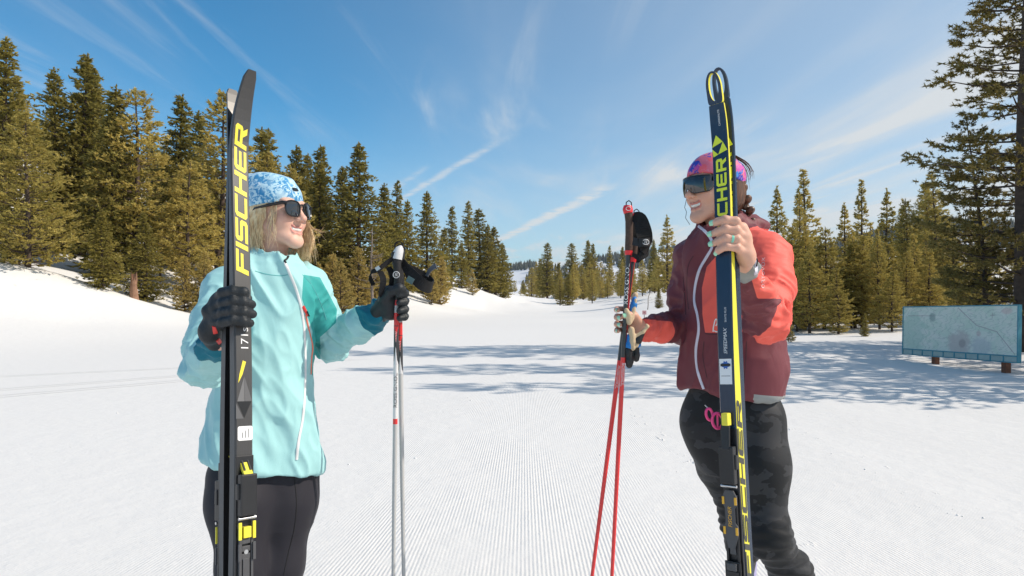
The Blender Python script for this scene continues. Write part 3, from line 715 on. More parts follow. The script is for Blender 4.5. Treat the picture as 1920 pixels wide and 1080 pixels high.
def on_surface(o, px, py, off=0.0015):
    """point of an object's surface seen at a photograph pixel, lifted a little off it"""
    if o.name not in _bvh:
        me = o.data; _bvh[o.name] = BVHTree.FromPolygons([o.matrix_world @ v.co for v in me.vertices], [tuple(p.vertices) for p in me.polygons])
    c = Vector((0, 0, CAMZ)); d = (P(px, py, 1.0) - c).normalized()
    h = _bvh[o.name].ray_cast(c, d)
    if h[0] is None: return None, None
    n = h[1] if h[1].dot(d) < 0 else -h[1]
    return h[0] + n * off, n
_bvh = {}
def ribbon_on(o, pts, w, mb, th=0.002, sub=8):
    """a raised band lying on an object's surface along a pixel path; w in metres"""
    P2 = [np.array(p, float) for p in pts]; line = []
    for i in range(len(P2) - 1):
        p0, p1, p2, p3 = P2[max(i - 1, 0)], P2[i], P2[i + 1], P2[min(i + 2, len(P2) - 1)]
        for q in range(sub):
            t = q / sub; line.append(0.5 * (2 * p1 + (p2 - p0) * t + (2 * p0 - 5 * p1 + 4 * p2 - p3) * t * t + (3 * p1 - p0 - 3 * p2 + p3) * t ** 3))
    line.append(P2[-1]); L = []
    for q in line:
        a, n = on_surface(o, q[0], q[1], 0.0)
        if a is not None: L.append((a, n))
    rings = []
    for i, (a, n) in enumerate(L):
        t = (L[min(i + 1, len(L) - 1)][0] - L[max(i - 1, 0)][0])
        if t.length < 1e-7: continue
        nn = sum((L[j][1] for j in range(max(0, i - 2), min(len(L), i + 3))), Vector()).normalized()
        s = t.normalized().cross(nn).normalized() * (w / 2); u = nn * th
        rings.append([a - s - u, a - s + u * .6, a - s * .6 + u, a + s * .6 + u, a + s + u * .6, a + s - u])
    if len(rings) > 1: mb.loft(rings)
def text_mesh(txt, size=1.0, shear=0.0, sx=1.0):
    cu = bpy.data.curves.new('t', 'FONT'); cu.body = txt; cu.size = size; cu.shear = shear; cu.resolution_u = 3
    cu.align_x = 'CENTER'; cu.align_y = 'CENTER'
    o = bpy.data.objects.new('t', cu); col.objects.link(o); dg = bpy.context.evaluated_depsgraph_get(); dg.update()
    me = o.evaluated_get(dg).to_mesh(); V = [(v.co.x * sx, v.co.y) for v in me.vertices]; Fc = [tuple(p.vertices) for p in me.polygons]
    o.evaluated_get(dg).to_mesh_clear(); bpy.data.objects.remove(o); bpy.data.curves.remove(cu)
    return V, Fc
def rect(a, b, c, d): return [(a, b), (c, b), (c, d), (a, d)]
GL = {  # heavy square lettering, each glyph cut into pieces that butt together (unit box)
    'F': [rect(0, 0, .22, 1), rect(.22, .78, 1, 1), rect(.22, .40, .88, .62)], 'I': [rect(0, 0, .22, 1)],
    'S': [[(0, 0), (.88, 0), (1, .12), (1, .22), (0, .22)], rect(.78, .22, 1, .40), [(.12, .40), (1, .40), (1, .50), (.88, .62), (0, .62), (0, .52)], rect(0, .62, .22, .78), [(0, .78), (1, .78), (1, 1), (.12, 1), (0, .88)]],
    'C': [[(.14, 0), (1, 0), (1, .22), (0, .22), (0, .14)], rect(0, .22, .22, .78), [(0, .78), (1, .78), (1, 1), (.14, 1), (0, .86)]],
    'H': [rect(0, 0, .22, 1), rect(.78, 0, 1, 1), rect(.22, .40, .78, .62)],
    'E': [[(.14, 0), (1, 0), (1, .22), (0, .22), (0, .14)], rect(0, .22, .22, .78), rect(.22, .40, .92, .60), [(0, .78), (1, .78), (1, 1), (.14, 1), (0, .86)]],
    'R': [rect(0, 0, .22, .78), [(0, .78), (1, .78), (1, .86), (.86, 1), (0, 1)], rect(.78, .58, 1, .78), [(.22, .36), (.90, .36), (1, .46), (1, .58), (.22, .58)], [(.50, .36), (.74, 0), (1.02, 0), (.80, .36)]]}
def word(txt, length, height, shear=0.2, gap=0.16):
    """polygons of a word set in the heavy lettering, centred, x along the word"""
    wd = {c: (0.22 if c == 'I' else 1.0) for c in GL}; tot = sum(wd[c] for c in txt) + gap * (len(txt) - 1); k = length / tot; x = -length / 2; out = []
    for c in txt:
        for pl in GL[c]: out.append([(x + a * k + shear * (b - .5) * height, (b - .5) * height) for a, b in pl])
        x += (wd[c] + gap) * k
    return out
# ================================================================== WOMAN ON THE LEFT
def mat_cloth(name, c, rough=0.65, bump=0.5, scale=900.0, sheen=0.04, wr=0.5):
    m, nt, b = new_mat(name); b.inputs['Roughness'].default_value = rough; b.inputs['Sheen Weight'].default_value = sheen
    b.inputs['Base Color'].default_value = (*c, 1); b.inputs['Specular IOR Level'].default_value = 0.22
    ob = nt.n('TexCoord').outputs['Object']
    f = nt.noise(ob, 26.0, 5, 0.6).outputs[0]
    hgt = nt.math('ADD', nt.math('MULTIPLY', nt.noise(nt.map(ob, sc=(1, 1, 0.6)), 9.0, 3, 0.5, 0.6).outputs[0], wr * 0.02), nt.math('MULTIPLY', nt.noise(ob, scale, 2).outputs[0], 0.0006))
    bp = nt.n('Bump', {'Strength': bump, 'Distance': 1.0, 'Height': hgt})
    nt.t.links.new(bp.outputs[0], b.inputs['Normal'])
    return m, nt, b, f
def two_tone(name, c0, c1, attr, rough=0.6, bump=0.35, c2=None, attr2=None):
    """cloth sewn from panels: c1 where the panel attribute is positive"""
    m, nt, b, f = mat_cloth(name, c0, rough, bump)
    a = nt.n('Attribute', attribute_name=attr).outputs['Fac']; k = nt.math('GREATER_THAN', a, 0.0)
    c = nt.mix(k, c0, c1)
    if c2: c = nt.mix(nt.math('GREATER_THAN', nt.n('Attribute', attribute_name=attr2).outputs['Fac'], 0.0), c, c2)
    c = nt.mix(nt.math('MULTIPLY', f, 0.10), c, (0, 0, 0))
    nt.t.links.new(c, b.inputs['Base Color']); return m
def mat_skin(name, c, lip):
    m, nt, b = new_mat(name); b.inputs['Roughness'].default_value = 0.5; b.inputs['Specular IOR Level'].default_value = 0.4
    ob = nt.n('TexCoord').outputs['Object']
    col_ = nt.mix(nt.noise(ob, 30.0, 4).outputs[0], tuple(x * 0.90 for x in c), c)
    blush = nt.n('Attribute', attribute_name='blush').outputs['Fac']; lipa = nt.n('Attribute', attribute_name='lip').outputs['Fac']
    col_ = nt.mix(nt.math('MULTIPLY', blush, 0.45), col_, (c[0] * 0.95, c[1] * 0.58, c[2] * 0.55)); col_ = nt.mix(lipa, col_, lip)
    col_ = nt.mix(nt.math('MULTIPLY', nt.ss(nt.noise(ob, 140.0, 4, 0.7).outputs[0], 0.5, 0.75), 0.30), col_, (c[0] * .92, c[1] * .66, c[2] * .60))
    nt.t.links.new(nt.n('Bump', {'Strength': 0.25, 'Distance': 0.001, 'Height': nt.noise(ob, 700.0, 3).outputs[0]}).outputs[0], b.inputs['Normal'])
    nt.t.links.new(col_, b.inputs['Base Color'])
    b.inputs['Subsurface Weight'].default_value = 0.12; b.inputs['Subsurface Radius'].default_value = (0.012, 0.005, 0.003); b.inputs['Subsurface Scale'].default_value = 0.5
    return m
def head_mesh(sc=1.0, smile=1.0):
    """a smiling head with nose, lips, cheeks, ears and neck; local frame: y forward, z up, origin between the eyes' level"""
    f = Field((-0.10, -0.13, -0.24), (0.10, 0.14, 0.13), 0.0021)
    f.ell((0, -0.014, 0.030), (0.072, 0.092, 0.081), 0.01)
    f.ell((0, 0.030, -0.028), (0.058, 0.056, 0.072), 0.035)
    for s in (-1, 1):
        f.cone((s * 0.050, -0.008, -0.052), (s * 0.018, 0.066, -0.101), 0.017, 0.015, 0.035)
        f.ell((s * 0.036, 0.056, -0.037), (0.021, 0.020, 0.019), 0.022)
        f.ell((s * 0.030, 0.070, 0.022), (0.024, 0.014, 0.008), 0.018)
        f.ell((s * 0.031, 0.083, -0.002), (0.017, 0.012, 0.011), 0.014, op='sub')
        f.ell((s * 0.030, 0.066, -0.002), (0.013, 0.013, 0.012), 0.006)
        f.ell((s * 0.073, -0.012, -0.014), (0.009, 0.017, 0.029), 0.008)
        f.ell((s * 0.078, -0.010, -0.012), (0.005, 0.009, 0.016), 0.005, op='sub')
    f.ell((0, 0.070, -0.105), (0.017, 0.013, 0.014), 0.022)
    f.cone((0, 0.082, 0.010), (0, 0.104, -0.032), 0.007, 0.0095, 0.014)
    f.ell((0, 0.105, -0.034), (0.0105, 0.0100, 0.0090), 0.008)
    for s in (-1, 1):
        f.ell((s * 0.0115, 0.094, -0.037), (0.0068, 0.0085, 0.0065), 0.006)
        f.ell((s * 0.006, 0.100, -0.044), (0.003, 0.004, 0.003), 0.003, op='sub')
    cz = 0.007 * smile; arc = lambda dz, dy, w: [(-0.0255 * w, 0.0735 + dy, -0.061 + dz + cz), (-0.018 * w, 0.080 + dy, -0.0665 + dz), (0, 0.0855 + dy, -0.068 + dz), (0.018 * w, 0.080 + dy, -0.0665 + dz), (0.0255 * w, 0.0735 + dy, -0.061 + dz + cz)]
    f.chain(arc(0.0072, 0.0010, 1), [0.002, 0.0031, 0.0036, 0.0031, 0.002], 0.006)
    f.chain(arc(-0.0105, -0.0010, .88), [0.002, 0.0040, 0.0047, 0.0040, 0.002], 0.006)
    f.chain(arc(-0.0008, 0.004, 0.95), [0.0018, 0.0054, 0.0066, 0.0054, 0.0018], 0.003, 'sub')
    f.cone((0, -0.025, -0.06), (0, -0.045, -0.24), 0.050, 0.056, 0.03)
    V, Q = f.mesh(); V = relax(V, Q, 1, 0.4)
    lipd = np.full(len(V), 1e9)
    for ar, r0 in ((arc(0.0072, 0.0010, 1), 0.0034), (arc(-0.0105, -0.0010, .88), 0.0044)):
        for i in range(4): lipd = np.minimum(lipd, bone_t(V, ar[i], ar[i + 1])[1] - r0)
    lip = np.clip(1 - (lipd - 0.0006) / 0.0016, 0, 1)
    bl = np.zeros(len(V))
    for s in (-1, 1): bl += np.exp(-(np.linalg.norm(V - np.array([s * .040, .066, -.036]), axis=1) / 0.020) ** 2)
    bl += np.exp(-(np.linalg.norm(V - np.array([0, .108, -.034]), axis=1) / 0.014) ** 2) * 0.8
    t = Field((-0.04, 0.03, -0.09), (0.04, 0.10, -0.04), 0.0014)
    t.chain([(x, y - 0.006, z + 0.0028) for x, y, z in arc(0, 0, 0.92)], [0.003, 0.0062, 0.0066, 0.0062, 0.003], 0.002)
    for i in range(-5, 6):
        x = i * 0.0066 + 0.0033; y = 0.0875 - 11 * x * x; t.cone((x, y, -0.052), (x, y, -0.08), 0.0006, 0.0006, 0.0005, 'sub')
    TV, TQ = t.mesh()
    return (V * sc, Q, lip, np.clip(bl, 0, 1)), (TV * sc, TQ)
HEAD, TEETH = head_mesh()
m_teeth = simple('teeth', (0.82, 0.80, 0.74), 0.25)
def frame_mat(origin, yaw_dir, pitch=0.0, roll=0.0):
    f = Vector((yaw_dir[0], yaw_dir[1], 0)).normalized(); r = f.cross(Vector((0, 0, 1)))
    M = Matrix((r, f, Vector((0, 0, 1)))).transposed().to_4x4()
    M = Matrix.Translation(origin) @ M @ Matrix.Rotation(R(pitch), 4, 'X') @ Matrix.Rotation(R(roll), 4, 'Y'); return M
def xf(M, V):
    A = np.array(M); return V @ A[:3, :3].T + A[:3, 3]
def lev(py, px, d, w, dep): p = P(px, py, d); return (p.z, p.x, p.y, w, dep)
def strands(name, roots, mat, parent, n=8, r0=0.0011, sides=3):
    """hair: every strand is a thin tapering tube through its control points"""
    vs = []; fs = []
    for pts in roots:
        p = np.array(pts); t = np.linspace(0, len(p) - 1, n); i = np.clip(t.astype(int), 0, len(p) - 2); u = (t - i)[:, None]
        a = p[np.maximum(i - 1, 0)]; b = p[i]; c = p[i + 1]; d = p[np.minimum(i + 2, len(p) - 1)]
        L = 0.5 * (2 * b + (c - a) * u + (2 * a - 5 * b + 4 * c - d) * u ** 2 + (3 * b - a - 3 * c + d) * u ** 3)
        T = np.gradient(L, axis=0); T /= np.linalg.norm(T, axis=1, keepdims=True) + 1e-9
        A = np.cross(T, [0.3, 0.5, 0.81]); A /= np.linalg.norm(A, axis=1, keepdims=True) + 1e-9; B = np.cross(T, A)
        rad = r0 * (1 - 0.75 * np.linspace(0, 1, n) ** 2); k0 = len(vs)
        for q in range(n):
            for s in range(sides):
                an = 2 * math.pi * s / sides; vs.append(L[q] + (A[q] * math.cos(an) + B[q] * math.sin(an)) * rad[q])
        for q in range(n - 1):
            for s in range(sides): fs.append((k0 + q * sides + s, k0 + q * sides + (s + 1) % sides, k0 + (q + 1) * sides + (s + 1) % sides, k0 + (q + 1) * sides + s))
    return link(name, np_mesh(name, vs, fs), mat, parent, True)
def mat_hair(name, dark, light):
    m, nt, b = new_mat(name); b.inputs['Roughness'].default_value = 0.42; ob = nt.n('TexCoord').outputs['Object']
    f = nt.ss(nt.noise(nt.map(ob, sc=(1, 1, 0.16)), 140.0, 3, 0.6).outputs[0], 0.3, 0.7)
    nt.t.links.new(nt.mix(f, dark, light), b.inputs['Base Color']); return m

WL = empty('person', (P(495, 565, 2.2).x, 2.2, 0.0))
tag(WL, 'woman in aqua jacket, blue patterned hat and sunglasses holding black skis upright', 'person')
WLi = Matrix.Translation(-WL.location)
def keep(o, root):
    o.matrix_parent_inverse = Matrix.Translation(-root.location); return o
def put(name, V, Q, mat, root, attrs=None): return keep(surf(name, V, Q, mat, root, attrs), root)
def put_mb(mb, name, mat, root, smooth=True, M=None): return keep(mb.build(name, mat, root, smooth, M), root)

# --- joints (photograph pixel, pixel, depth)
L_sr, L_sl = P(424, 545, 2.12), P(578, 540, 2.28)
L_er, L_wr = P(386, 684, 1.95), P(413, 640, 1.68)
L_el, L_wl = P(622, 640, 2.35), P(716, 583, 2.24)
L_hipr, L_hipl = P(445, 850, 2.14), P(545, 850, 2.26)
L_knr, L_knl = P(452, 1070, 2.10), P(527, 1060, 2.20)
L_anr = Vector((L_knr.x + 0.01, 2.20, 0.09)); L_anl = Vector((L_knl.x - 0.02, 2.30, 0.09))
yawL = math.atan2(0.5, 0.866)
m_skinL = mat_skin('fair_skin', (0.76, 0.47, 0.36), (0.66, 0.28, 0.24))
# body: one continuous figure under the clothes, with head, neck, limbs and feet
ML = frame_mat(P(519, 399, 2.2), (0.92, -0.39), 5.0, -2.0)
f = Field((-1.12, 1.5, 0.0), (-0.30, 2.6, 1.48), 0.009)
f.stack([lev(880, 495, 2.2, .145, .09), lev(800, 496, 2.2, .135, .085), lev(690, 498, 2.2, .110, .075), lev(600, 498, 2.2, .120, .08), lev(530, 500, 2.2, .12, .07), lev(500, 505, 2.2, .09, .07)], yawL, 0.03)
f.cone(P(508, 510, 2.2), ML @ Vector((0, -0.045, -0.20)), 0.055, 0.052, 0.04)
for a, b, c in ((L_sr, L_er, L_wr), (L_sl, L_el, L_wl)): f.chain([a, b, c], [0.036, 0.034, 0.024], 0.03)
for a, b, c in ((L_hipr, L_knr, L_anr), (L_hipl, L_knl, L_anl)):
    f.chain([a, b, c], [0.078, 0.045, 0.030], 0.04); f.cone(c, c + Vector((0.13, -0.11, -0.045)), 0.036, 0.026, 0.02)
BV, BQ = f.mesh()
HV = xf(ML, HEAD[0])
V = np.concatenate([BV, HV]); Q = np.concatenate([BQ, HEAD[1] + len(BV)])
z0 = np.zeros(len(BV))
put('body', V, Q, m_skinL, WL, {'lip': np.concatenate([z0, HEAD[2]]), 'blush': np.concatenate([z0, HEAD[3]])})
put('teeth', xf(ML, TEETH[0]), TEETH[1], m_teeth, WL)
# leggings
f = Field((-1.12, 1.8, 0.0), (-0.45, 2.6, 0.86), 0.006)
f.stack([lev(975, 494, 2.2, .120, .075), lev(935, 495, 2.2, .150, .095), lev(905, 495, 2.2, .156, .100), lev(865, 495, 2.2, .145, .092), lev(840, 495, 2.2, .125, .082)], yawL, 0.03)
for a, b, c in ((L_hipr, L_knr, L_anr), (L_hipl, L_knl, L_anl)):
    mid = a.lerp(b, 0.45); cf = b.lerp(c, 0.35) + Vector((-0.02, 0.02, 0))
    f.chain([a + Vector((0, 0, -0.075)), mid, b, cf, c + Vector((0, 0, 0.02))], [0.086, 0.090, 0.068, 0.058, 0.042], 0.04)
V, Q = f.mesh(); N = vnormals(V, Q)
V = V + N * (0.0035 * noise3(V * np.array([9, 9, 30.]), 3) * np.clip(1 - np.abs(V[:, 2] - 0.42) / 0.25, 0.15, 1))[:, None]
m, nt, b, fn = mat_cloth('charcoal_leggings', (0.022, 0.021, 0.028), 0.62, 0.10, 1200.0, 0.06, 0.15)
leg_o = put('leggings', V, Q, m, WL)
mb = MB(); ribbon_on(leg_o, [(551, 890), (556, 940), (552, 990), (540, 1040), (532, 1078)], 0.003, mb, 0.0012)
put_mb(mb, 'seam', simple('seam_thread', (0.006, 0.006, 0.008), 0.8), WL)
# jacket
f = Field((-1.14, 1.62, 0.68), (-0.33, 2.50, 1.50), 0.0052)
f.stack([lev(905, 493, 2.2, .187, .130), lev(850, 493, 2.2, .184, .128), lev(780, 493, 2.2, .166, .118), lev(700, 494, 2.2, .146, .108), lev(620, 497, 2.2, .147, .108), lev(560, 499, 2.2, .150, .106), lev(522, 503, 2.2, .130, .094), lev(498, 507, 2.2, .095, .082)], yawL, 0.03)
neck0, neck1 = P(508, 505, 2.205), P(516, 458, 2.20)
f.cone(P(508, 512, 2.2), L_sr + Vector((0.0, 0, 0.0)), 0.075, 0.070, 0.05); f.cone(P(508, 512, 2.2), L_sl, 0.075, 0.066, 0.05)
f.chain([L_sr, L_sr.lerp(L_er, .5) + Vector((-.005, 0, 0)), L_er, L_er.lerp(L_wr, .55), L_wr.lerp(L_er, .08)], [0.070, 0.066, 0.060, 0.054, 0.042], 0.02)
f.chain([L_sl, L_sl.lerp(L_el, .5), L_el, L_el.lerp(L_wl, .55), L_wl.lerp(L_el, .06)], [0.066, 0.061, 0.058, 0.053, 0.043], 0.02)
f.cone(neck0, neck1, 0.078, 0.070, 0.03)
f.cone(neck0 + Vector((.01, -.01, .0)), neck1 + Vector((0.012, -.012, 0.03)), 0.060, 0.064, 0.006, 'sub')
f.cut(P(516, 462, 2.2), (0.28, -0.16, 1.0))
hem = P(495, 868, 2.2); f.cut(hem, (-0.25, 0.03, -1.0), 0.01)
V, Q = f.mesh(); V = relax(V, Q, 1, 0.5); N = vnormals(V, Q)
disp = np.zeros(len(V))
def ridge(n): return 1 - np.clip(np.abs(n) * 3.2, 0, 1)
def sleeve_folds(V, a, b, c, ra, amp, sd):
    """cloth gathered round the bent elbow and above the cuff: ridges that wind round the arm"""
    t1, d1 = bone_t(V, a, b); t2, d2 = bone_t(V, b, c); on = np.minimum(d1, d2) < ra * 1.35
    up = d1 < d2; s = np.where(up, t1 - 1, t2)                        # -1 shoulder, 0 elbow, +1 wrist
    A, B, C_ = np.array(a), np.array(b), np.array(c)
    ctr = np.where(up[:, None], A + t1[:, None] * (B - A), B + t2[:, None] * (C_ - B)); rad = (V - ctr) / (np.linalg.norm(V - ctr, axis=1, keepdims=True) + 1e-9)
    q = np.stack([s * 7.0 + rad[:, 2] * 0.9, rad[:, 0] * 1.1 + s * 1.3, rad[:, 1] * 1.1 + rad[:, 2] * .6], 1)
    r1 = ridge(noise3(q, sd)) ** 1.3; r2 = ridge(noise3(q * np.array([2.1, 1.6, 1.6]) + 7, sd + 3)) ** 1.3
    w = 0.45 + 0.75 * np.exp(-(s / 0.40) ** 2) + 0.5 * np.exp(-((s - 0.85) / 0.25) ** 2)
    return np.where(on, amp * w * (r1 + 0.45 * r2 - 0.55), 0), on
def drape(V, lean, amp, sd):
    """long soft folds hanging across the body of a jacket"""
    q = np.stack([V[:, 0] * 11 + V[:, 2] * lean, V[:, 1] * 11, V[:, 2] * 3.4 - V[:, 0] * lean * .5], 1); q = q + 0.5 * noise3(V * 5, sd + 9)[:, None]
    return amp * (ridge(noise3(q, sd)) ** 1.6 + 0.4 * ridge(noise3(q * 2.2 + 3, sd + 1)) ** 1.4 - 0.4)
g1, on1 = sleeve_folds(V, L_sr, L_er, L_wr, 0.075, 0.0165, 1); g2, on2 = sleeve_folds(V, L_sl, L_el, L_wl, 0.066, 0.0170, 2)
disp += g1 + g2
tor = ~(on1 | on2)
disp += np.where(tor, drape(V, 6.0, 0.0150, 4), 0)
V = V + N * disp[:, None]; V = relax(V, Q, 1, 0.35)
pp = to_px(V); front = N[:, 1] < 0.35
teal = np.maximum(poly_sd(pp, [(569, 515), (600, 520), (632, 580), (630, 605), (612, 622), (600, 632), (601, 704), (585, 704), (584, 640), (586, 622), (572, 578), (566, 560)]), -60) / 580
teal = np.where((V[:, 1] < 2.44) & (pp[:, 0] > 555), teal, -0.1)
tt, dd = bone_t(V, L_el, L_wl); cuf = (tt - 0.74) * 0.25; cuf = np.where((dd < 0.09) & (tt > 0.5), cuf, -0.1)
tt, dd = bone_t(V, L_er, L_wr); c3 = (tt - 0.80) * 0.25; cuf = np.maximum(cuf, np.where((dd < 0.09) & (tt > 0.5), c3, -0.1))
hemz = (V - np.array(hem)) @ (np.array([-0.16, 0.03, -1.0]) / 1.013)
m_jL = two_tone('aqua_softshell', (0.38, 0.68, 0.69), (0.05, 0.39, 0.375), 'panel', 0.55, 0.6, (0.008, 0.165, 0.235), 'cuff')
jacL = put('jacket', V, Q, m_jL, WL, {'panel': teal, 'cuff': cuf})
bpy.context.view_layer.update()
m_white = simple('white_zip_tape', (0.80, 0.80, 0.80), 0.5, 0, .4, 0, 0, 0.5, 900)
m_orange = simple('orange_zip_tape', (0.85, 0.22, 0.14), 0.5)
m_black = simple('black_plastic', (0.012, 0.012, 0.014), 0.35)
mb = MB(); ribbon_on(jacL, [(534, 492), (541, 508), (556, 545), (567, 590), (572, 650), (572, 720), (568, 780), (560, 825), (556, 862)], 0.0085, mb, 0.0028)
zipo = put_mb(mb, 'front_zip', m_white, WL)
mb = MB(); ribbon_on(jacL, [(573, 590), (580, 622), (586, 650), (584, 672), (583, 702)], 0.005, mb, 0.0025); put_mb(mb, 'pocket_zip', m_orange, WL)
mb = MB(); ribbon_on(jacL, [(568, 574), (572, 582), (577, 591)], 0.009, mb, 0.004); put_mb(mb, 'pocket_zip_garage', simple('red_tab', (0.75, 0.05, 0.04), 0.5), WL)
mb = MB(); ribbon_on(jacL, [(574, 583), (578, 592)], 0.005, mb, 0.007); put_mb(mb, 'pocket_zip_puller', m_black, WL)
mb = MB(); ribbon_on(jacL, [(540, 481), (537, 486), (533, 489), (535, 494)], 0.006, mb, 0.006); put_mb(mb, 'zip_puller', m_black, WL)
m_seamL = simple('aqua_seam', (0.10, 0.40, 0.41), 0.6)
for pth in ([(478, 508), (500, 514), (525, 517), (540, 515)], [(567, 515), (585, 535), (604, 575), (612, 600)], [(600, 640), (604, 720), (608, 800)]):
    mb = MB(); ribbon_on(jacL, pth, 0.0022, mb, 0.001); put_mb(mb, 'seam', m_seamL, WL)
mb = MB(); ribbon_on(jacL, [(376, 884), (388, 886), (402, 887), (414, 887)], 0.014, mb, 0.002); put_mb(mb, 'hem_band', simple('grey_hem_band', (0.17, 0.18, 0.19), 0.7), WL)
def logo_on(o, name, segs, w, mat, root):
    mb = MB()
    for s in segs: ribbon_on(o, s, w, mb, 0.0012, 6)
    return put_mb(mb, name, mat, root)
logo_on(jacL, 'jacket_logo', [[(593, 700), (594, 690), (597, 680), (598, 684), (597, 694), (595, 701)]], 0.003, m_white, WL)
# hat
f = Field((-0.12, -0.15, -0.06), (0.12, 0.13, 0.17), 0.0026)
f.ell((0, -0.016, 0.040), (0.083, 0.104, 0.088), 0.02); f.ell((0, -0.050, 0.082), (0.070, 0.060, 0.056), 0.035); f.ell((0.03, -0.085, 0.118), (0.026, 0.022, 0.016), 0.02)
f.ell((0, -0.016, 0.010), (0.074, 0.094, 0.075), 0.004, op='sub')
f.cut((0, 0, 0.014), (0, 0.06, -1.0), 0.004)
V, Q = f.mesh(); N = vnormals(V, Q)
V = V + N * (0.0035 * noise3(V * np.array([26, 26, 40.]), 3) + 0.003 * np.sin(V[:, 2] * 130 + 5 * noise3(V * 20, 2)) * np.clip((V[:, 2] - 0.06) / .05, 0, 1))[:, None]
m_hat, nt, b = new_mat('blue_floral_knit'); b.inputs['Roughness'].default_value = 0.75; b.inputs['Sheen Weight'].default_value = 0.2
ob = nt.map(nt.n('TexCoord').outputs['Object'], loc=(3, 1, 2))
vo = nt.n('TexVoronoi', {'Vector': ob, 'Scale': 24.0, 'Randomness': 1.0}, feature='F1')
pet = nt.noise(nt.mix(0.25, ob, vo.outputs['Color']), 60.0, 3, 0.6, 1.5).outputs[0]
fl = nt.ss(vo.outputs['Distance'], 0.62, 0.30)
k = nt.math('MULTIPLY', nt.ss(pet, 0.42, 0.56), nt.math('ADD', 0.25, nt.math('MULTIPLY', nt.ss(vo.outputs['Distance'], 0.15, 0.55), 0.75)))
base = nt.mix(nt.noise(ob, 11.0, 3).outputs[0], (0.30, 0.62, 0.78), (0.70, 0.82, 0.87))
c = nt.mix(k, base, (0.025, 0.25, 0.52)); c = nt.mix(nt.ss(nt.noise(ob, 34.0, 4, 0.7, 2.0).outputs[0], 0.57, 0.66), c, (0.72, 0.83, 0.88))
nt.t.links.new(c, b.inputs['Base Color'])
put('hat', xf(ML, V), Q, m_hat, WL)
mb = MB(); mb.box((-0.010, -0.0015, -0.006), (0.010, 0.0015, 0.006), 0.001)
put_mb(mb, 'hat_label', m_black, WL, False, ML @ Matrix.Translation((0.008, 0.0862, 0.062)) @ Matrix.Rotation(R(35), 4, 'X') @ Matrix.Rotation(R(-5), 4, 'Z'))
# sunglasses
m_lens = simple('dark_lens', (0.004, 0.004, 0.006), 0.05, 0.0, 0.9, coat=1.0)
m_framL = simple('black_frame', (0.010, 0.011, 0.013), 0.28)
def lens_outline(cx, cz, w, h, n=22):
    o = []
    for i in range(n):
        a = 2 * math.pi * i / n; e = 2.6; ca, sa = math.cos(a), math.sin(a)
        x = abs(ca) ** (2 / e) * math.copysign(w, ca); z = abs(sa) ** (2 / e) * math.copysign(h, sa) * (1.0 if sa > 0 else 1.06)
        o.append((cx + x * (1 + 0.05 * (z / h)), cz + z))
    return o
ysurf = lambda x: 0.101 - 4.0 * x * x
for s in (-1, 1):
    out = lens_outline(s * 0.0335, -0.004, 0.0255, 0.0238); mb = MB()
    c = Vector((s * 0.0335, ysurf(0.0335) + 0.002, -0.002)); ring = [Vector((x, ysurf(x), z)) for x, z in out]; mid = [c.lerp(q, 0.6) + Vector((0, .001, 0)) for q in ring]
    n = len(ring); mb.add([c] + mid + ring, [(0, 1 + i, 1 + (i + 1) % n) for i in range(n)] + [(1 + i, 1 + n + i, 1 + n + (i + 1) % n, 1 + (i + 1) % n) for i in range(n)])
    put_mb(mb, 'lens', m_lens, WL, True, ML)
    mb = MB(); mb.tube(ring + [ring[0]], 0.0026, 6, cap=False); put_mb(mb, 'lens_rim', m_framL, WL, True, ML)
mb = MB(); mb.tube([(-0.010, 0.1005, 0.008), (0, 0.103, 0.011), (0.010, 0.1005, 0.008)], 0.0026, 6); put_mb(mb, 'sunglasses', m_framL, WL, True, ML)
for s in (-1, 1):
    mb = MB(); mb.tube([(s * 0.056, 0.091, 0.010), (s * 0.064, 0.082, 0.012), (s * 0.075, 0.035, 0.008), (s * 0.079, -0.015, 0.004), (s * 0.077, -0.035, -0.012)], [0.0055, 0.0055, 0.0048, 0.004, 0.003], 8, flat=1.0, up=(0, 0, 1)); put_mb(mb, 'temple_arm', m_framL, WL, True, ML)
# blonde hair: a mass under the hat and loose strands
m_blond = mat_hair('blonde_hair', (0.74, 0.48, 0.24), (1.0, 0.82, 0.52))
f = Field((-0.12, -0.14, -0.20), (0.12, 0.08, 0.05), 0.004)
f.ell((0, -0.038, -0.015), (0.078, 0.076, 0.085), 0.02); f.ell((0, -0.055, -0.09), (0.066, 0.050, 0.07), 0.03)
for s in (-1, 1): f.ell((s * 0.064, -0.022, -0.035), (0.013, 0.024, 0.052), 0.02)
V, Q = f.mesh(); N = vnormals(V, Q); V = V + N * (0.004 * noise3(V * np.array([90, 90, 14.]), 3))[:, None]
hair0 = put('hair', xf(ML, V), Q, m_blond, WL)
rr = np.random.default_rng(5); RT = []
for i in range(620):                                                  # near side, swept back and down into the collar
    y0 = rr.uniform(-0.09, 0.030); x0 = 0.068 * math.sqrt(max(0.08, 1 - ((y0 + .012) / .10) ** 2)) + 0.008; q = rr.random()
    pull = rr.uniform(-0.065, -0.03) if y0 > -0.01 else rr.uniform(-0.03, 0.005); e = rr.uniform(-0.155, -0.085)
    RT.append([(x0, y0, 0.022), (x0 + 0.008, y0 + pull * .35 + rr.normal(0, .003), -0.025), (x0 + 0.005 + rr.normal(0, .004), y0 + pull * .8, -0.065 + rr.normal(0, .006)), (x0 - 0.012 + rr.normal(0, .008), y0 + pull + rr.normal(0, .012), e)])
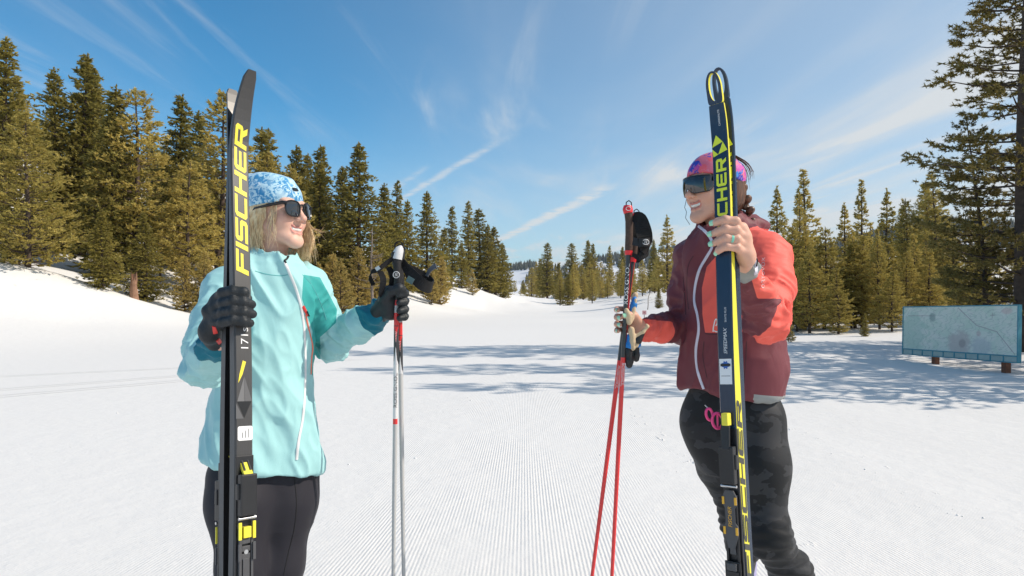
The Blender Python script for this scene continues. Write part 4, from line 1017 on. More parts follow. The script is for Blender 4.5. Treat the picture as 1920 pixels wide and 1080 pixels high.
for i in range(16):                                                   # wisps over the cheek
    y0 = rr.uniform(0.028, 0.060); x0 = 0.062; e = rr.uniform(-0.13, -0.07)
    RT.append([(x0, y0, 0.02), (x0 + .008, y0 + rr.uniform(-.01, .01), -0.03), (x0 + rr.uniform(-.004, .006), y0 - rr.uniform(0.0, .03), -0.07), (x0 - .002, y0 - rr.uniform(.0, .035), e)])
for i in range(420):                                                  # far side, hanging past the jaw, blown forward
    y0 = rr.uniform(-0.02, 0.05); e = rr.uniform(-0.175, -0.10); fw = rr.uniform(0.0, 0.055)
    RT.append([(-0.072, y0, 0.01), (-0.080, y0 + fw * .3, -0.04), (-0.072 + rr.normal(0, .004), y0 + fw * .8, -0.085), (-0.062 + rr.normal(0, .008), y0 + fw * .7 + rr.normal(0, .012), e)])
for i in range(12):
    y0 = rr.uniform(0.02, 0.05); RT.append([(-0.074, y0, 0.0), (-0.085, y0 + .03, -0.045), (-0.085, y0 + .065, -0.062 + rr.normal(0, .008)), (-0.088, y0 + rr.uniform(.07, .11), -0.06 + rr.normal(0, .02))])
def wavy(s, k):
    out = []
    p = [Vector(q) for q in s]
    for i in range(len(p) - 1):
        for j in range(3):
            t = j / 3; z = i + t; out.append(p[i].lerp(p[i + 1], t) + Vector((0.0022 * math.sin(z * 3.1 + k), 0.0045 * math.sin(z * 2.4 + k * .7), 0)) * min(1, z))
    return out + [p[-1]]
RT = [wavy(s_, int(i / 14) * 1.9) for i, s_ in enumerate(RT)]
keep(strands('loose_hair', [[tuple(ML @ Vector(q)) for q in s] for s in RT], m_blond, WL, 12, 0.00085), WL)
# boots
m_boot = simple('ski_boot', (0.03, 0.03, 0.035), 0.5, 0, .5, 40, .2)
def boot(an, fd, mat, root):
    f = Field(np.array(an) - [.22, .22, .10], np.array(an) + [.22, .22, .14], 0.006); fd = Vector(fd).normalized(); a = Vector(an)
    f.cone(a + Vector((0, 0, .08)), a, 0.056, 0.052, 0.02); f.chain([a - fd * .03 + Vector((0, 0, -.035)), a + fd * .08 + Vector((0, 0, -.045)), a + fd * .16 + Vector((0, 0, -.055))], [0.047, 0.045, 0.034], 0.02)
    f.cut((0, 0, a.z - 0.085), (0, 0, -1)); f.cone(a + Vector((0, 0, .17)), a + Vector((0, 0, .06)), 0.045, 0.043, 0.004, 'sub')
    V, Q = f.mesh(); return put('boot', V, Q, mat, root)
boot(L_anr, (0.55, -0.83, 0), m_boot, WL); boot(L_anl, (0.75, -0.66, 0), m_boot, WL)
# ================================================================== SKIS
def axes(tail, tip, nrm):
    u = (tip - tail).normalized(); n = Vector(nrm); n = (n - u * n.dot(u)).normalized(); w = u.cross(n).normalized()
    return w, u, n
def ski_matrix(tail, tip, nrm):
    """local frame of a ski: x across, y from tail to tip, z up from the base"""
    w, u, n = axes(tail, tip, nrm); M = Matrix((w, u, n)).transposed().to_4x4(); M.translation = tail; return M
def ski_profile(L, hw=0.022, thick=0.026, cam=0.012, curl=0.055, tipw=0.6, ex=1.15):
    def prof(s):
        t = s / L; th = 0.008 + (thick - 0.008) * max(0.0, math.sin(math.pi * min(max((t - 0.03) / 0.94, 0), 1))) ** ex
        g = cam * max(0.0, math.sin(math.pi * min(max((t - 0.08) / 0.80, 0), 1))) ** 1.3
        c = 0.0
        if t > 0.885: c = curl * ((t - 0.885) / 0.115) ** 2
        if t < 0.03: c = 0.010 * ((0.03 - t) / 0.03) ** 2
        w = hw * (1.0 + 0.04 * math.cos(2 * math.pi * t))
        if t > 0.93: w *= 1 - (1 - tipw) * ((t - 0.93) / 0.07) ** 1.4
        return w, th, g + c
    return prof
def ski_body(L, prof, hole=False):
    mb = MB(); rings = []; S = list(np.linspace(0, L * (0.955 if hole else 0.992), 74))
    for s in S:
        w, th, z = prof(s); b = min(0.0035, th * 0.3)
        rings.append([Vector((-w, s, z)), Vector((w, s, z)), Vector((w, s, z + th - b)), Vector((w - b, s, z + th)), Vector((-w + b, s, z + th)), Vector((-w, s, z + th - b))])
    n = 6
    vs = [v for r in rings for v in r]; fs = []; mi = []
    mats = [2, 1, 0, 0, 0, 1]                                         # base, side, bevel, top, bevel, side
    for i in range(len(rings) - 1):
        for j in range(n):
            fs.append((i * n + j, i * n + (j + 1) % n, (i + 1) * n + (j + 1) % n, (i + 1) * n + j)); mi.append(mats[j])
    fs.append(tuple(reversed(range(n)))); mi.append(1)
    if not hole:
        w, th, z = prof(L * 0.992); k = (len(rings) - 1) * n; e = len(vs); w2, th2, z2 = prof(L)
        for (dx, ds) in ((-.55, .55), (.55, .55)): pass
        ring2 = [Vector((math.copysign(w * .62, v.x), L, v.z + (z2 - z))) for v in rings[-1]]; vs += ring2
        for j in range(n): fs.append((k + j, k + (j + 1) % n, e + (j + 1) % n, e + j)); mi.append(mats[j])
        fs.append(tuple(e + j for j in range(n))); mi.append(0)
    else:
        s0 = L * 0.955; m = 28; k0 = len(vs); w0, th0, z0 = prof(s0)
        zz = lambda y: prof(min(y, L))[2]
        outer, inner = [], []
        yc = (s0 + L) / 2; hl = (L - s0) / 2
        for i in range(m):
            a = -math.pi / 2 + 2 * math.pi * (i + 0.5) / m; ca, sa = math.cos(a), math.sin(a); e = 0.28 if sa < 0 else 0.9
            outer.append((w0 * (abs(ca) ** e) * math.copysign(1, ca), yc + hl * math.copysign(abs(sa) ** (e if sa < 0 else 1.0), sa))); inner.append((w0 * 0.62 * ca, yc + hl * 0.04 + hl * 0.84 * sa))
        for (lst, top) in ((outer, 0), (outer, 1), (inner, 0), (inner, 1)):
            for x, y in lst: vs.append(Vector((x, y, zz(y) + (0.0085 if top else 0.0))))
        for i in range(m):
            j = (i + 1) % m; O0, O1, I0, I1 = k0, k0 + m, k0 + 2 * m, k0 + 3 * m
            fs += [(O1 + i, O1 + j, I1 + j, I1 + i), (O0 + j, O0 + i, I0 + i, I0 + j), (O0 + i, O0 + j, O1 + j, O1 + i), (I0 + j, I0 + i, I1 + i, I1 + j)]; mi += [0, 2, 1, 1]
    mb.v = vs; mb.f = fs; mb.mi = mi; return mb
def decal(polys, prof, y0, x0=0.0, lift=0.0006, along=1, side=None, flip=False):
    """flat print on the top sheet: polygon x runs along the ski, y across (towards -x); side=+1/-1 prints on a side wall instead"""
    mb = MB()
    for pl in polys:
        pts = []
        for a, b in pl:
            s = y0 + a * along; w, th, z = prof(max(s, 0))
            if side is None: pts.append(Vector((x0 - b * along, s, z + th + lift)))
            else: pts.append(Vector((side * (w + lift), s, z + (th * 0.46) + b * side)))
        mb.add(pts, [tuple(range(len(pts)))])
    return mb
def ski_s(M, prof, py):
    best = None
    for i in range(0, 2000):
        s = i / 1000.0; p = M @ Vector((0, s, prof(s)[2] + prof(s)[1])); q = HOR - (p.z - CAMZ) / p.y * FPX
        if best is None or abs(q - py) < best[0]: best = (abs(q - py), s)
    return best[1]
def cyl(mb, c, r, h, axis='X', n=10, mi=0):
    d = {'X': Vector((h / 2, 0, 0)), 'Y': Vector((0, h / 2, 0)), 'Z': Vector((0, 0, h / 2))}[axis]; mb.tube([Vector(c) - d, Vector(c) + d], r, n, mi)
m_gap = simple('black_ski_base', (0.010, 0.010, 0.011), 0.35)
m_side = simple('grey_sidewall', (0.075, 0.078, 0.082), 0.45)
m_topL, nt, b = new_mat('charcoal_top_sheet'); b.inputs['Roughness'].default_value = 0.42
ob = nt.n('TexCoord').outputs['Object']
c = nt.mix(nt.noise(nt.map(ob, sc=(6, 0.4, 6)), 60.0, 4).outputs[0], (0.040, 0.039, 0.040), (0.062, 0.060, 0.060))
c = nt.mix(nt.ss(nt.noise(ob, 190.0, 2).outputs[0], 0.74, 0.80), c, (0.25, 0.25, 0.26))     # scuffs
nt.t.links.new(c, b.inputs['Base Color'])
m_yel = simple('yellow_print', (0.82, 0.68, 0.045), 0.45); m_wht = simple('white_print', (0.80, 0.80, 0.80), 0.5)
m_dgrey = simple('dark_print', (0.14, 0.14, 0.145), 0.5); m_lgrey = simple('mid_grey_print', (0.10, 0.10, 0.105), 0.5)
m_bind = simple('binding_plastic', (0.014, 0.014, 0.016), 0.38, 0, .5, 30, .2)
m_bind2 = simple('binding_grey', (0.07, 0.07, 0.075), 0.4); m_metal = simple('binding_steel', (0.55, 0.55, 0.56), 0.3, 0.9)
m_yelp = simple('yellow_plastic', (0.80, 0.70, 0.05), 0.35)
def binding(par, prof, s0, acc, style, acc2=None):
    """touring binding from the lever (s0, nearest the tip) towards the tail"""
    zt = lambda s: prof(s)[2] + prof(s)[1] + 0.0008
    def B(name, lo, hi, mat, bev=0.002, rx=0.0, piv=None):
        mb = MB(); M = None
        if rx:
            piv = Vector(piv); M = Matrix.Translation(piv) @ Matrix.Rotation(R(rx), 4, 'X') @ Matrix.Translation(-piv)
        mb.box(lo, hi, bev, 0, M); return mb.build(name, mat, par, False)
    z = zt(s0 - 0.25)
    par = B('binding', (-0.021, s0 - 0.50, z - 0.001), (0.021, s0 - 0.005, z + 0.006), m_bind)
    for sx in (-1, 1): B('guide_rail', (sx * 0.0135 - 0.003, s0 - 0.47, z + 0.0062), (sx * 0.0135 + 0.003, s0 - 0.16, z + 0.014), m_bind2 if style == 0 else m_bind)
    t = B('toe_piece', (-0.019, s0 - 0.135, z + 0.0062), (0.019, s0 - 0.045, z + 0.026), m_bind, 0.004)
    B('toe_shoulder', (-0.023, s0 - 0.10, z + 0.007), (0.023, s0 - 0.065, z + 0.019), m_bind, 0.004)
    lv = B('lever', (-0.011, s0 - 0.055, z + 0.020), (0.011, s0 + 0.022, z + 0.028), acc if style == 0 else m_bind, 0.003, -34 if style == 0 else -6, (0, s0 - 0.055, z + 0.02))
    if style == 0:
        for sx in (-1, 1): B('lever_rib', (sx * 0.007 - 0.002, s0 - 0.04, z + 0.0285), (sx * 0.007 + 0.002, s0 + 0.015, z + 0.0305), m_bind, 0.0008, -34, (0, s0 - 0.055, z + 0.02))
    else:
        B('lever_tab', (-0.004, s0 + 0.004, z + 0.010), (0.012, s0 + 0.034, z + 0.030), acc, 0.003)
    mb = MB(); cyl(mb, (0, s0 - 0.140, z + 0.017), 0.0035, 0.040, 'X'); mb.build('axle_pin', m_metal, par, True)
    if style:
        mb = MB(); mb.prism([(-.010, s0 - .150), (-.018, s0 - .165), (-.018, s0 - .182), (-.012, s0 - .192), (-.012, s0 - .225), (-.018, s0 - .235), (-.018, s0 - .250), (-.008, s0 - .285), (.008, s0 - .285), (.018, s0 - .250), (.018, s0 - .235), (.012, s0 - .225), (.012, s0 - .192), (.018, s0 - .182), (.018, s0 - .165), (.010, s0 - .150)], z + .0142, z + .0185); mb.build('flex_plate', m_bind2, par)
        V_, F_ = text_mesh('FISCHER', 0.013, 0.2, 1.0); mb = MB(); mb.add([Vector((-b_, s0 - .212 + a_, z + .0190)) for a_, b_ in V_], F_); mb.build('binding_lettering', acc2, par)
        for yq in (.173, .243):
            for sx in (-1, 1): B('accent', (sx * 0.0155 - 0.003, s0 - yq - .010, z + 0.0187), (sx * 0.0155 + 0.003, s0 - yq + .008, z + 0.0205), acc2, 0.001)
    for q in range(0 if style else 2):
        for sx in (-1, 1): B('accent', (sx * 0.0165 - 0.0035, s0 - 0.185 - q * 0.045, z + 0.0142), (sx * 0.0165 + 0.0035, s0 - 0.160 - q * 0.045 + (0.012 if style == 0 else 0), z + 0.0185), acc if (q < 1 or style) else m_bind2, 0.0012)
    if style == 0: B('accent_bridge', (-0.009, s0 - 0.182, z + 0.0064), (0.009, s0 - 0.158, z + 0.019), acc, 0.002)
    for q in range(3): B('flexor', (-0.010, s0 - 0.165 - q * 0.016 - 0.03, z + 0.0064), (0.010, s0 - 0.153 - q * 0.016 - 0.03, z + 0.0125), m_bind2, 0.002)
    B('slider', (-0.008, s0 - 0.30, z + 0.0064), (0.008, s0 - 0.225, z + 0.0135), m_bind2, 0.002)
    mb = MB(); cyl(mb, (0, s0 - 0.212, z + 0.010), 0.005, 0.006, 'Z'); mb.build('screw', m_metal, par, True)
    B('heel_plate', (-0.020, s0 - 0.49, z + 0.0145), (0.020, s0 - 0.315, z + 0.019), m_bind, 0.003)
    for q in range(8): B('heel_ridge', (-0.016, s0 - 0.478 + q * 0.019, z + 0.0192), (0.016, s0 - 0.470 + q * 0.019, z + 0.0235), m_bind2 if q % 3 == 0 else m_bind, 0.001)
    B('heel_stop', (-0.012, s0 - 0.335, z + 0.0192), (0.012, s0 - 0.318, z + 0.027), acc if style == 0 else m_bind2, 0.002)

# --- the left pair: charcoal skis standing base to base
LtA, LtB = Vector((-0.578, 1.415, 0.035)), Vector((-0.684, 1.705, 1.833))
LL = (LtB - LtA).length; nL = Vector((math.sin(R(50)), -math.cos(R(50)), 0.0))
profL = ski_profile(LL, 0.0225, 0.024, 0.013, 0.060, 0.62)
M1 = ski_matrix(LtA, LtB, nL); M2 = ski_matrix(LtA + Vector((0.0, 0.0, -0.015)), LtB + Vector((0.0, 0.0, -0.015)), -nL)
skiL1 = empty('ski'); skiL1.matrix_world = M1; skiL2 = empty('ski'); skiL2.matrix_world = M2
GS = 'charcoal skis held by the woman in aqua'
tag(skiL1, 'charcoal ski with big yellow FISCHER lettering facing the camera, held by aqua jacket woman', 'ski', GS)
tag(skiL2, 'second charcoal ski behind the lettered one, its tip curving away to the left', 'ski', GS)
profL2 = ski_profile(LL, 0.0225, 0.024, 0.013, 0.026, 0.62)
for o in (skiL1, skiL2): ski_body(LL, profL if o is skiL1 else profL2).build('ski_body', [m_topL, m_side, m_gap], o, False)
sL = lambda py: ski_s(M1, profL, py)
a0, a1 = sL(512), sL(236)
decal(word('FISCHER', a1 - a0, 0.031, 0.35, 0.10), profL, (a0 + a1) / 2).build('lettering', m_yel, skiL1)
# hand written length code, small model word, grey diamonds, white sticker
def txt_decal(txt, size, prof, y0, x0, mat, par, name='lettering', sx=1.0, shear=0.0, side=None, M=None):
    V, Fc = text_mesh(txt, size, shear, sx); mb = MB()
    for fc in Fc: pass
    pts = []
    for a, b in V:
        s = y0 + a; w, th, z = prof(s)
        pts.append(Vector((x0 - b, s, z + th + 0.0009)) if side is None else Vector((side * (w + 0.0009), s, z + th * .46 + b * side)))
    mb.add(pts, Fc); return mb.build(name, mat, par)
txt_decal('171s-', 0.026, profL, sL(632), 0.003, m_wht, skiL1, sx=1.15)
y1_, y2_, y3_ = sL(676), sL(702), sL(718); decal([[(y1_, .003), (y1_ - .003, -.005), (y2_, .004), (y3_, .0145), (y2_, .0115)]], profL, 0.0).build('yellow_slash', m_yel, skiL1)
for ya, yb in ((917, 931), (933, 958)): decal([rect(sL(yb), .0165, sL(ya), .0205)], profL, 0.0).build('yellow_bar', m_yel, skiL1)
d0, d1, d2 = sL(705), sL(752), sL(783); dm = (d0 + d1) / 2
decal([[(d1, 0.017), (d0, 0.0), (d1, 0.0)]], profL, 0.0).build('grey_facet', m_dgrey, skiL1)
decal([[(d1, -0.0005), (d0, -0.0005), (d1, -0.019)]], profL, 0.0).build('grey_facet', m_lgrey, skiL1)
decal([[(d1 - .001, 0.017), (d2, 0.0), (d1 - .001, -0.017)]], profL, 0.0).build('grey_facet', m_gap, skiL1)
decal([[(d2 - .002, 0.020), (d1 - .004, 0.020), (d2 - .002, 0.002)]], profL, 0.0).build('grey_facet', m_lgrey, skiL1)
s1 = sL(812); decal([[(s1 - .016, -.017), (s1 - .016, .013), (s1 - .013, .016), (s1 + .013, .016), (s1 + .016, .013), (s1 + .016, -.017), (s1 + .013, -.020), (s1 - .013, -.020)]], profL, 0.0, lift=0.0005).build('sticker', m_wht, skiL1)
for q_ in range(3): decal([rect(s1 - .010, -.010 + q_ * .007, s1 + .010 - q_ * .004, -.0085 + q_ * .007)], profL, 0.0, lift=.0009).build('sticker_writing', m_side, skiL1)
binding(skiL1, profL, sL(850), m_yelp, 0)
binding(skiL2, profL, sL(850), m_yelp, 0)

# ================================================================== LEFT WOMAN'S GLOVES
m_glove = simple('black_glove_leather', (0.010, 0.014, 0.018), 0.55, 0, .5, 60, .25, .5, 300)
m_tab = simple('red_glove_tab', (0.75, 0.05, 0.04), 0.5)
sh = sL(578); Hm = M1.copy(); Hm.translation = M1 @ Vector((0, sh, 0))
hp = lambda x, y, z: Hm @ Vector((x, y, z))
f = Field(np.array(hp(0, 0, 0)) - .17, np.array(hp(0, 0, 0)) + .13, 0.0030)
z1 = 0.042 + 0.010
for i, (yy, tipx, rad) in enumerate(((0.036, -0.006, 0.0125), (0.013, 0.010, 0.0122), (-0.010, 0.013, 0.0120), (-0.032, 0.006, 0.0110))):
    f.chain([hp(-0.032, yy * .9 - .003, -0.026), hp(-0.038, yy, 0.010), hp(-0.032, yy + .001, 0.040), hp(-0.012, yy - .002, z1), hp(tipx, yy - .005, z1 - .004)], [0.013, rad + .001, rad, rad, rad * .88], 0.004)
f.chain([hp(-0.034, 0.024, -0.022), hp(-0.034, -0.030, -0.022)], [0.0155, 0.0155], 0.012)
f.chain([hp(-0.034, 0.005, -0.040), hp(-0.034, -0.050, -0.062)], [0.019, 0.021], 0.02)
f.chain([hp(-0.044, 0.0, -0.046), hp(-0.016, 0.016, -0.060), hp(0.022, 0.030, -0.052), hp(0.040, 0.036, -0.030)], [0.017, 0.0150, 0.0140, 0.0140], 0.006)
f.chain([hp(-0.034, -0.045, -0.060), L_wr.lerp(L_er, 0.12)], [0.023, 0.030], 0.02)
V, Q = f.mesh(); N = vnormals(V, Q); V = V + N * (0.0022 * noise3(V * 60, 3))[:, None]
gl = put('glove', V, Q, m_glove, WL); bpy.context.view_layer.update()
for pth in ([(401, 612), (403, 619), (404, 625)], [(408, 637), (413, 643)]):
    mb = MB(); ribbon_on(gl, pth, 0.010, mb, 0.002)
    if mb.v: put_mb(mb, 'glove_tab', m_tab, WL)
# far hand round the poles
Q3 = lambda px, py, d=2.2: P(px, py, d)
f = Field(np.array(P(738, 560, 2.2)) - .12, np.array(P(738, 560, 2.2)) + .11, 0.0030)
f.chain([P(713, 586, 2.235), P(727, 566, 2.215)], [0.034, 0.034], 0.02)
f.chain([P(731, 548, 2.20), P(731, 588, 2.205)], [0.024, 0.022], 0.015)
for i, (yy, r0) in enumerate(((549, .0125), (564, .0125), (579, .012), (593, .011))):
    f.chain([P(733, yy, 2.225), P(748, yy - 1, 2.236), P(760, yy, 2.218), P(759, yy + 2, 2.188), P(749, yy + 4, 2.174)], [0.014, r0, r0, r0, r0 * .9], 0.004)
f.chain([P(722, 562, 2.19), P(733, 546, 2.172), P(748, 540, 2.166), P(756, 543, 2.176)], [0.019, 0.015, 0.0135, 0.012], 0.008)
V, Q = f.mesh(); N = vnormals(V, Q); V = V + N * (0.002 * noise3(V * 60, 4))[:, None]
put('glove', V, Q, m_glove, WL)

# ================================================================== POLES
def pole_mat(name, stops, rough=0.35):
    """paint bands along the shaft; stops: (height above tip in m, colour)"""
    m, nt, b = new_mat(name); b.inputs['Roughness'].default_value = rough; b.inputs['Coat Weight'].default_value = 0.3
    z = nt.n('SeparateXYZ', {0: nt.n('TexCoord').outputs['Object']}).outputs[2]
    rp = nt.n('ValToRGB', {0: nt.math('DIVIDE', z, 1.5)}); cr = rp.color_ramp; cr.interpolation = 'CONSTANT'
    cr.elements[0].position = 0; cr.elements[0].color = (*stops[0][1], 1); cr.elements[1].position = min(1, stops[1][0] / 1.5); cr.elements[1].color = (*stops[1][1], 1)
    for h, c in stops[2:]: e = cr.elements.new(min(1, h / 1.5)); e.color = (*c, 1)
    nt.t.links.new(rp.outputs[0], b.inputs['Base Color']); return m
m_basket = simple('pole_basket', (0.02, 0.02, 0.022), 0.5)
def pole(label, group, top, bot, mat, grip, strap, roll=0.0, face=None):
    """local z runs from the tip up to the grip; local -y faces the camera"""
    zax = (top - bot).normalized(); x = Vector((1, 0, 0)); x = (x - zax * x.dot(zax)).normalized(); y = zax.cross(x)
    M = Matrix((x, y, zax)).transposed().to_4x4() @ Matrix.Rotation(R(roll), 4, 'Z'); M.translation = bot; L = (top - bot).length
    o = empty('ski_pole'); o.matrix_world = M; tag(o, label, 'ski pole', group)
    mb = MB(); mb.tube([(0, 0, 0.04), (0, 0, L * 0.5), (0, 0, L - 0.09)], [0.0050, 0.0074, 0.0082], 14); mb.build('shaft', mat, o, True)
    mb = MB(); mb.tube([(0, 0, -0.015), (0, 0, 0.02), (0, 0, 0.06)], [0.001, 0.006, 0.0068], 10); mb.build('tip', m_metal, o, True)
    mb = MB(); mb.tube([(0, 0, 0.045), (0, 0.0, 0.052)], [0.02, 0.012], 12); mb.add([(-0.02, -.005, .046), (.02, -.005, .046), (.012, .045, .04), (-.012, .045, .04), (-0.02, -.005, .05), (.02, -.005, .05), (.012, .045, .044), (-.012, .045, .044)], [(0, 1, 2, 3), (7, 6, 5, 4), (0, 4, 5, 1), (1, 5, 6, 2), (2, 6, 7, 3), (3, 7, 4, 0)]); mb.build('basket', m_basket, o)
    grip(o, L); strap(o, L); return o, M, L
def wrap_text(o, L, txt, size, z0, mat, r=0.0081, sx=1.0, ang0=-90.0, dn=1):
    V, Fc = text_mesh(txt, size, 0, sx); mb = MB()
    mb.add([((r + .0006) * math.cos(R(ang0) - dn * b / r), (r + .0006) * math.sin(R(ang0) - dn * b / r), z0 + dn * a) for a, b in V], Fc); return mb.build('lettering', mat, o)
m_gripb = simple('grip_rubber', (0.016, 0.016, 0.018), 0.6, 0, .4, 60, .2); m_strap = simple('strap_webbing', (0.012, 0.012, 0.013), 0.8, 0, .3, 80, .3, .4, 500)
m_gripw = simple('grip_white', (0.66, 0.66, 0.67), 0.45); m_padgrey = simple('strap_lining', (0.13, 0.13, 0.14), 0.85)
def band(pts, w, th=0.0022, side=(0, 0, 1)):
    """a flat strap through points; the width lies along side"""
    mb = MB(); pts = [Vector(p) for p in pts]; L = []; n = len(pts)
    for i in range(n - 1):
        a, b, c, d = pts[max(i - 1, 0)], pts[i], pts[i + 1], pts[min(i + 2, n - 1)]
        for q in range(6):
            t = q / 6; L.append(0.5 * (2 * b + (c - a) * t + (2 * a - 5 * b + 4 * c - d) * t * t + (3 * b - a - 3 * c + d) * t ** 3))
    L.append(pts[-1]); W = [w] * len(L) if np.isscalar(w) else list(np.interp(np.linspace(0, 1, len(L)), np.linspace(0, 1, len(w)), w)); rings = []
    for i, p in enumerate(L):
        t = (L[min(i + 1, len(L) - 1)] - L[max(i - 1, 0)]).normalized(); s = Vector(side); s = (s - t * s.dot(t)); s = s.normalized() if s.length > 1e-4 else t.orthogonal().normalized(); n_ = t.cross(s) * th; s = s * W[i] / 2
        rings.append([p - s - n_ * .5, p - s + n_ * .5, p + s + n_ * .5, p + s - n_ * .5])
    mb.loft(rings); return mb
def gripL(o, L, cap=None):
    mb = MB(); rr = [(L - 0.135, .0105), (L - 0.12, .0135), (L - 0.09, .0125), (L - 0.055, .0135), (L - 0.03, .0165), (L - 0.012, .015)]
    mb.tube([(0.004 * math.sin(i), -0.002 * i * .4, z) for i, (z, r) in enumerate(rr)], [r for z, r in rr], 14); g = mb.build('grip', m_gripb, o, True)
    mb = MB(); mb.tube([(-0.001, -0.004, L - 0.034), (0.002, -.004, L - 0.018), (0.008, -.003, L - 0.002), (0.014, 0, L + 0.008)], [0.0172, .0172, .014, .006], 12); mb.build('grip_cap', cap or m_gripw, o, True)
    mb = MB(); mb.tube([(0.010 * math.cos(a), -0.0145 - .0005, L - 0.085 + 0.010 * math.sin(a)) for a in np.linspace(0, 6.283, 17)], 0.0012, 5, cap=False); mb.tube([(x_, -.0154, L - .085 + z_) for x_, z_ in ((-.003, -.005), (-.003, .005), (.002, .005), (.0036, .0028), (.002, .0004), (-.0015, .0), (.001, -.0005), (.004, -.005))], 0.0009, 4); mb.build('grip_emblem', m_gripw, o, True)
    band([(-0.004, 0, L - 0.004), (-0.008, 0, L + .012), (0.002, 0, L + .022), (0.016, 0, L + .016), (0.018, 0, L + .002)], 0.012, .003, (0, 1, 0)).build('top_loop', m_strap, o)
def strapL1(o, L):
    s = band([(0.012, -0.01, L - 0.03), (0.035, -0.025, L - 0.065), (0.075, -0.035, L - 0.105), (0.100, -0.02, L - 0.118), (0.106, 0.015, L - 0.108), (0.085, 0.035, L - 0.085), (0.05, 0.025, L - 0.06), (0.018, 0.008, L - 0.045)], [0.018, 0.034, 0.040, 0.038, 0.030, 0.026, 0.02, 0.016], .003, (0.25, 0, 1)); s.build('wrist_strap', m_strap, o)
    band([(0.085, 0.03, L - 0.08), (0.098, 0.03, L - 0.058), (0.118, 0.025, L - 0.046)], [0.016, 0.017, 0.020], .004, (0, 0.5, 1)).build('strap_tail', m_padgrey, o)
    band([(0.03, -0.031, L - 0.088), (0.05, -0.036, L - 0.100)], 0.020, .003, (0.25, 0, 1)).build('strap_badge', simple('strap_badge', (0.10, 0.16, 0.16), 0.6), o)
def strapL2(o, L):
    band([(-0.010, -0.008, L - 0.03), (-0.030, -0.02, L - 0.048), (-0.055, -0.03, L - 0.070), (-0.078, -0.02, L - 0.078), (-0.086, 0.0, L - 0.095), (-0.078, 0.012, L - 0.118)], [0.012, 0.016, 0.015, 0.013, 0.013, 0.014], .003, (0.4, 0, 1)).build('wrist_strap', m_strap, o)
    band([(-0.05, -0.02, L - 0.075), (-0.038, -0.03, L - 0.105), (-0.046, -0.02, L - 0.145), (-0.038, 0.0, L - 0.162), (-0.022, 0.01, L - 0.135), (-0.016, 0.01, L - 0.09), (-0.03, 0.012, L - 0.06)], [0.016, 0.02, 0.016, 0.018, 0.02, 0.022, 0.016], .003, (0.8, 0.3, .3)).build('strap_loop', m_strap, o)
    band([(-0.050, -0.031, L - 0.062), (-0.062, -0.031, L - 0.070)], 0.012, .004, (0.4, 0, 1)).build('strap_buckle', m_metal, o)
SIL, DK, RED, WHT = (0.48, 0.48, 0.47), (0.03, 0.03, 0.034), (0.72, 0.03, 0.03), (0.72, 0.72, 0.71)
def seg(L, zs): return zs
pL1t, pL1b = P(745, 466, 2.195), P(735, 1285, 2.19); pL2t, pL2b = P(748, 472, 2.222), P(760, 1292, 2.225)
Lp = (pL1t - pL1b).length; hz = lambda py: (1285 - py) / (1285 - 466) * Lp
m_poleL = pole_mat('silver_pole_paint', [(0, SIL), (hz(796), RED), (hz(786), WHT), (hz(684), DK), (hz(612), RED), (hz(588), (0.45, 0.45, 0.46)), (hz(574), RED), (hz(566), DK)])
m_poleL2 = pole_mat('silver_pole_paint_plain', [(0, SIL), (hz(684), DK), (hz(612), RED), (hz(588), (0.45, 0.45, 0.46)), (hz(574), RED), (hz(566), DK)])
GP = 'silver poles held by the woman in aqua'
oA, MA, LA = pole('silver pole with black ROSSIGNOL lettering, the left of the aqua jacket woman\'s two', GP, pL1t, pL1b, m_poleL, gripL, strapL2)
oB, MB_, LB = pole('silver pole behind the lettered one, its wide strap looping to the right', GP, pL2t, pL2b, m_poleL2, lambda o, L: gripL(o, L, m_gripb), strapL1)
wrap_text(oA, LA, 'ROSSIGNOL', 0.0165, hz(732), m_gap, sx=1.25, ang0=-80)
for o_, L_ in ((oA, LA), (oB, LB)):
    mb = MB(); k = 10; pts = []
    r = 0.0084
    for i in range(k + 1):
        a = R(-90) + (i / k - 0.5) * 2.4; pts.append((r * math.cos(a), r * math.sin(a), hz(612)))
    mb.add(pts + [(r * math.cos(R(-90)), r * math.sin(R(-90)), hz(642))], [(i, i + 1, k + 1) for i in range(k)]); mb.build('red_arrow', simple('red_paint', RED, 0.35), o_)
    mb = MB(); mb.add([(r * math.cos(R(-90) + (i / k - 0.5) * 2.4), r * math.sin(R(-90) + (i / k - 0.5) * 2.4), hz(684)) for i in range(k + 1)] + [(0, -r, hz(650))], [(i, i + 1, k + 1) for i in range(k)]); mb.build('white_arrow', m_gripw, o_)
    mb = MB()
    for q_ in range(7): mb.tube([(-.0032 + .0006 * q_, -r - .0004, hz(622 + q_ * 3)), (.0030 - .0004 * q_, -r - .0004, hz(623.5 + q_ * 3))], 0.0006, 4)
    mb.build('script_print', m_gripw, o_)
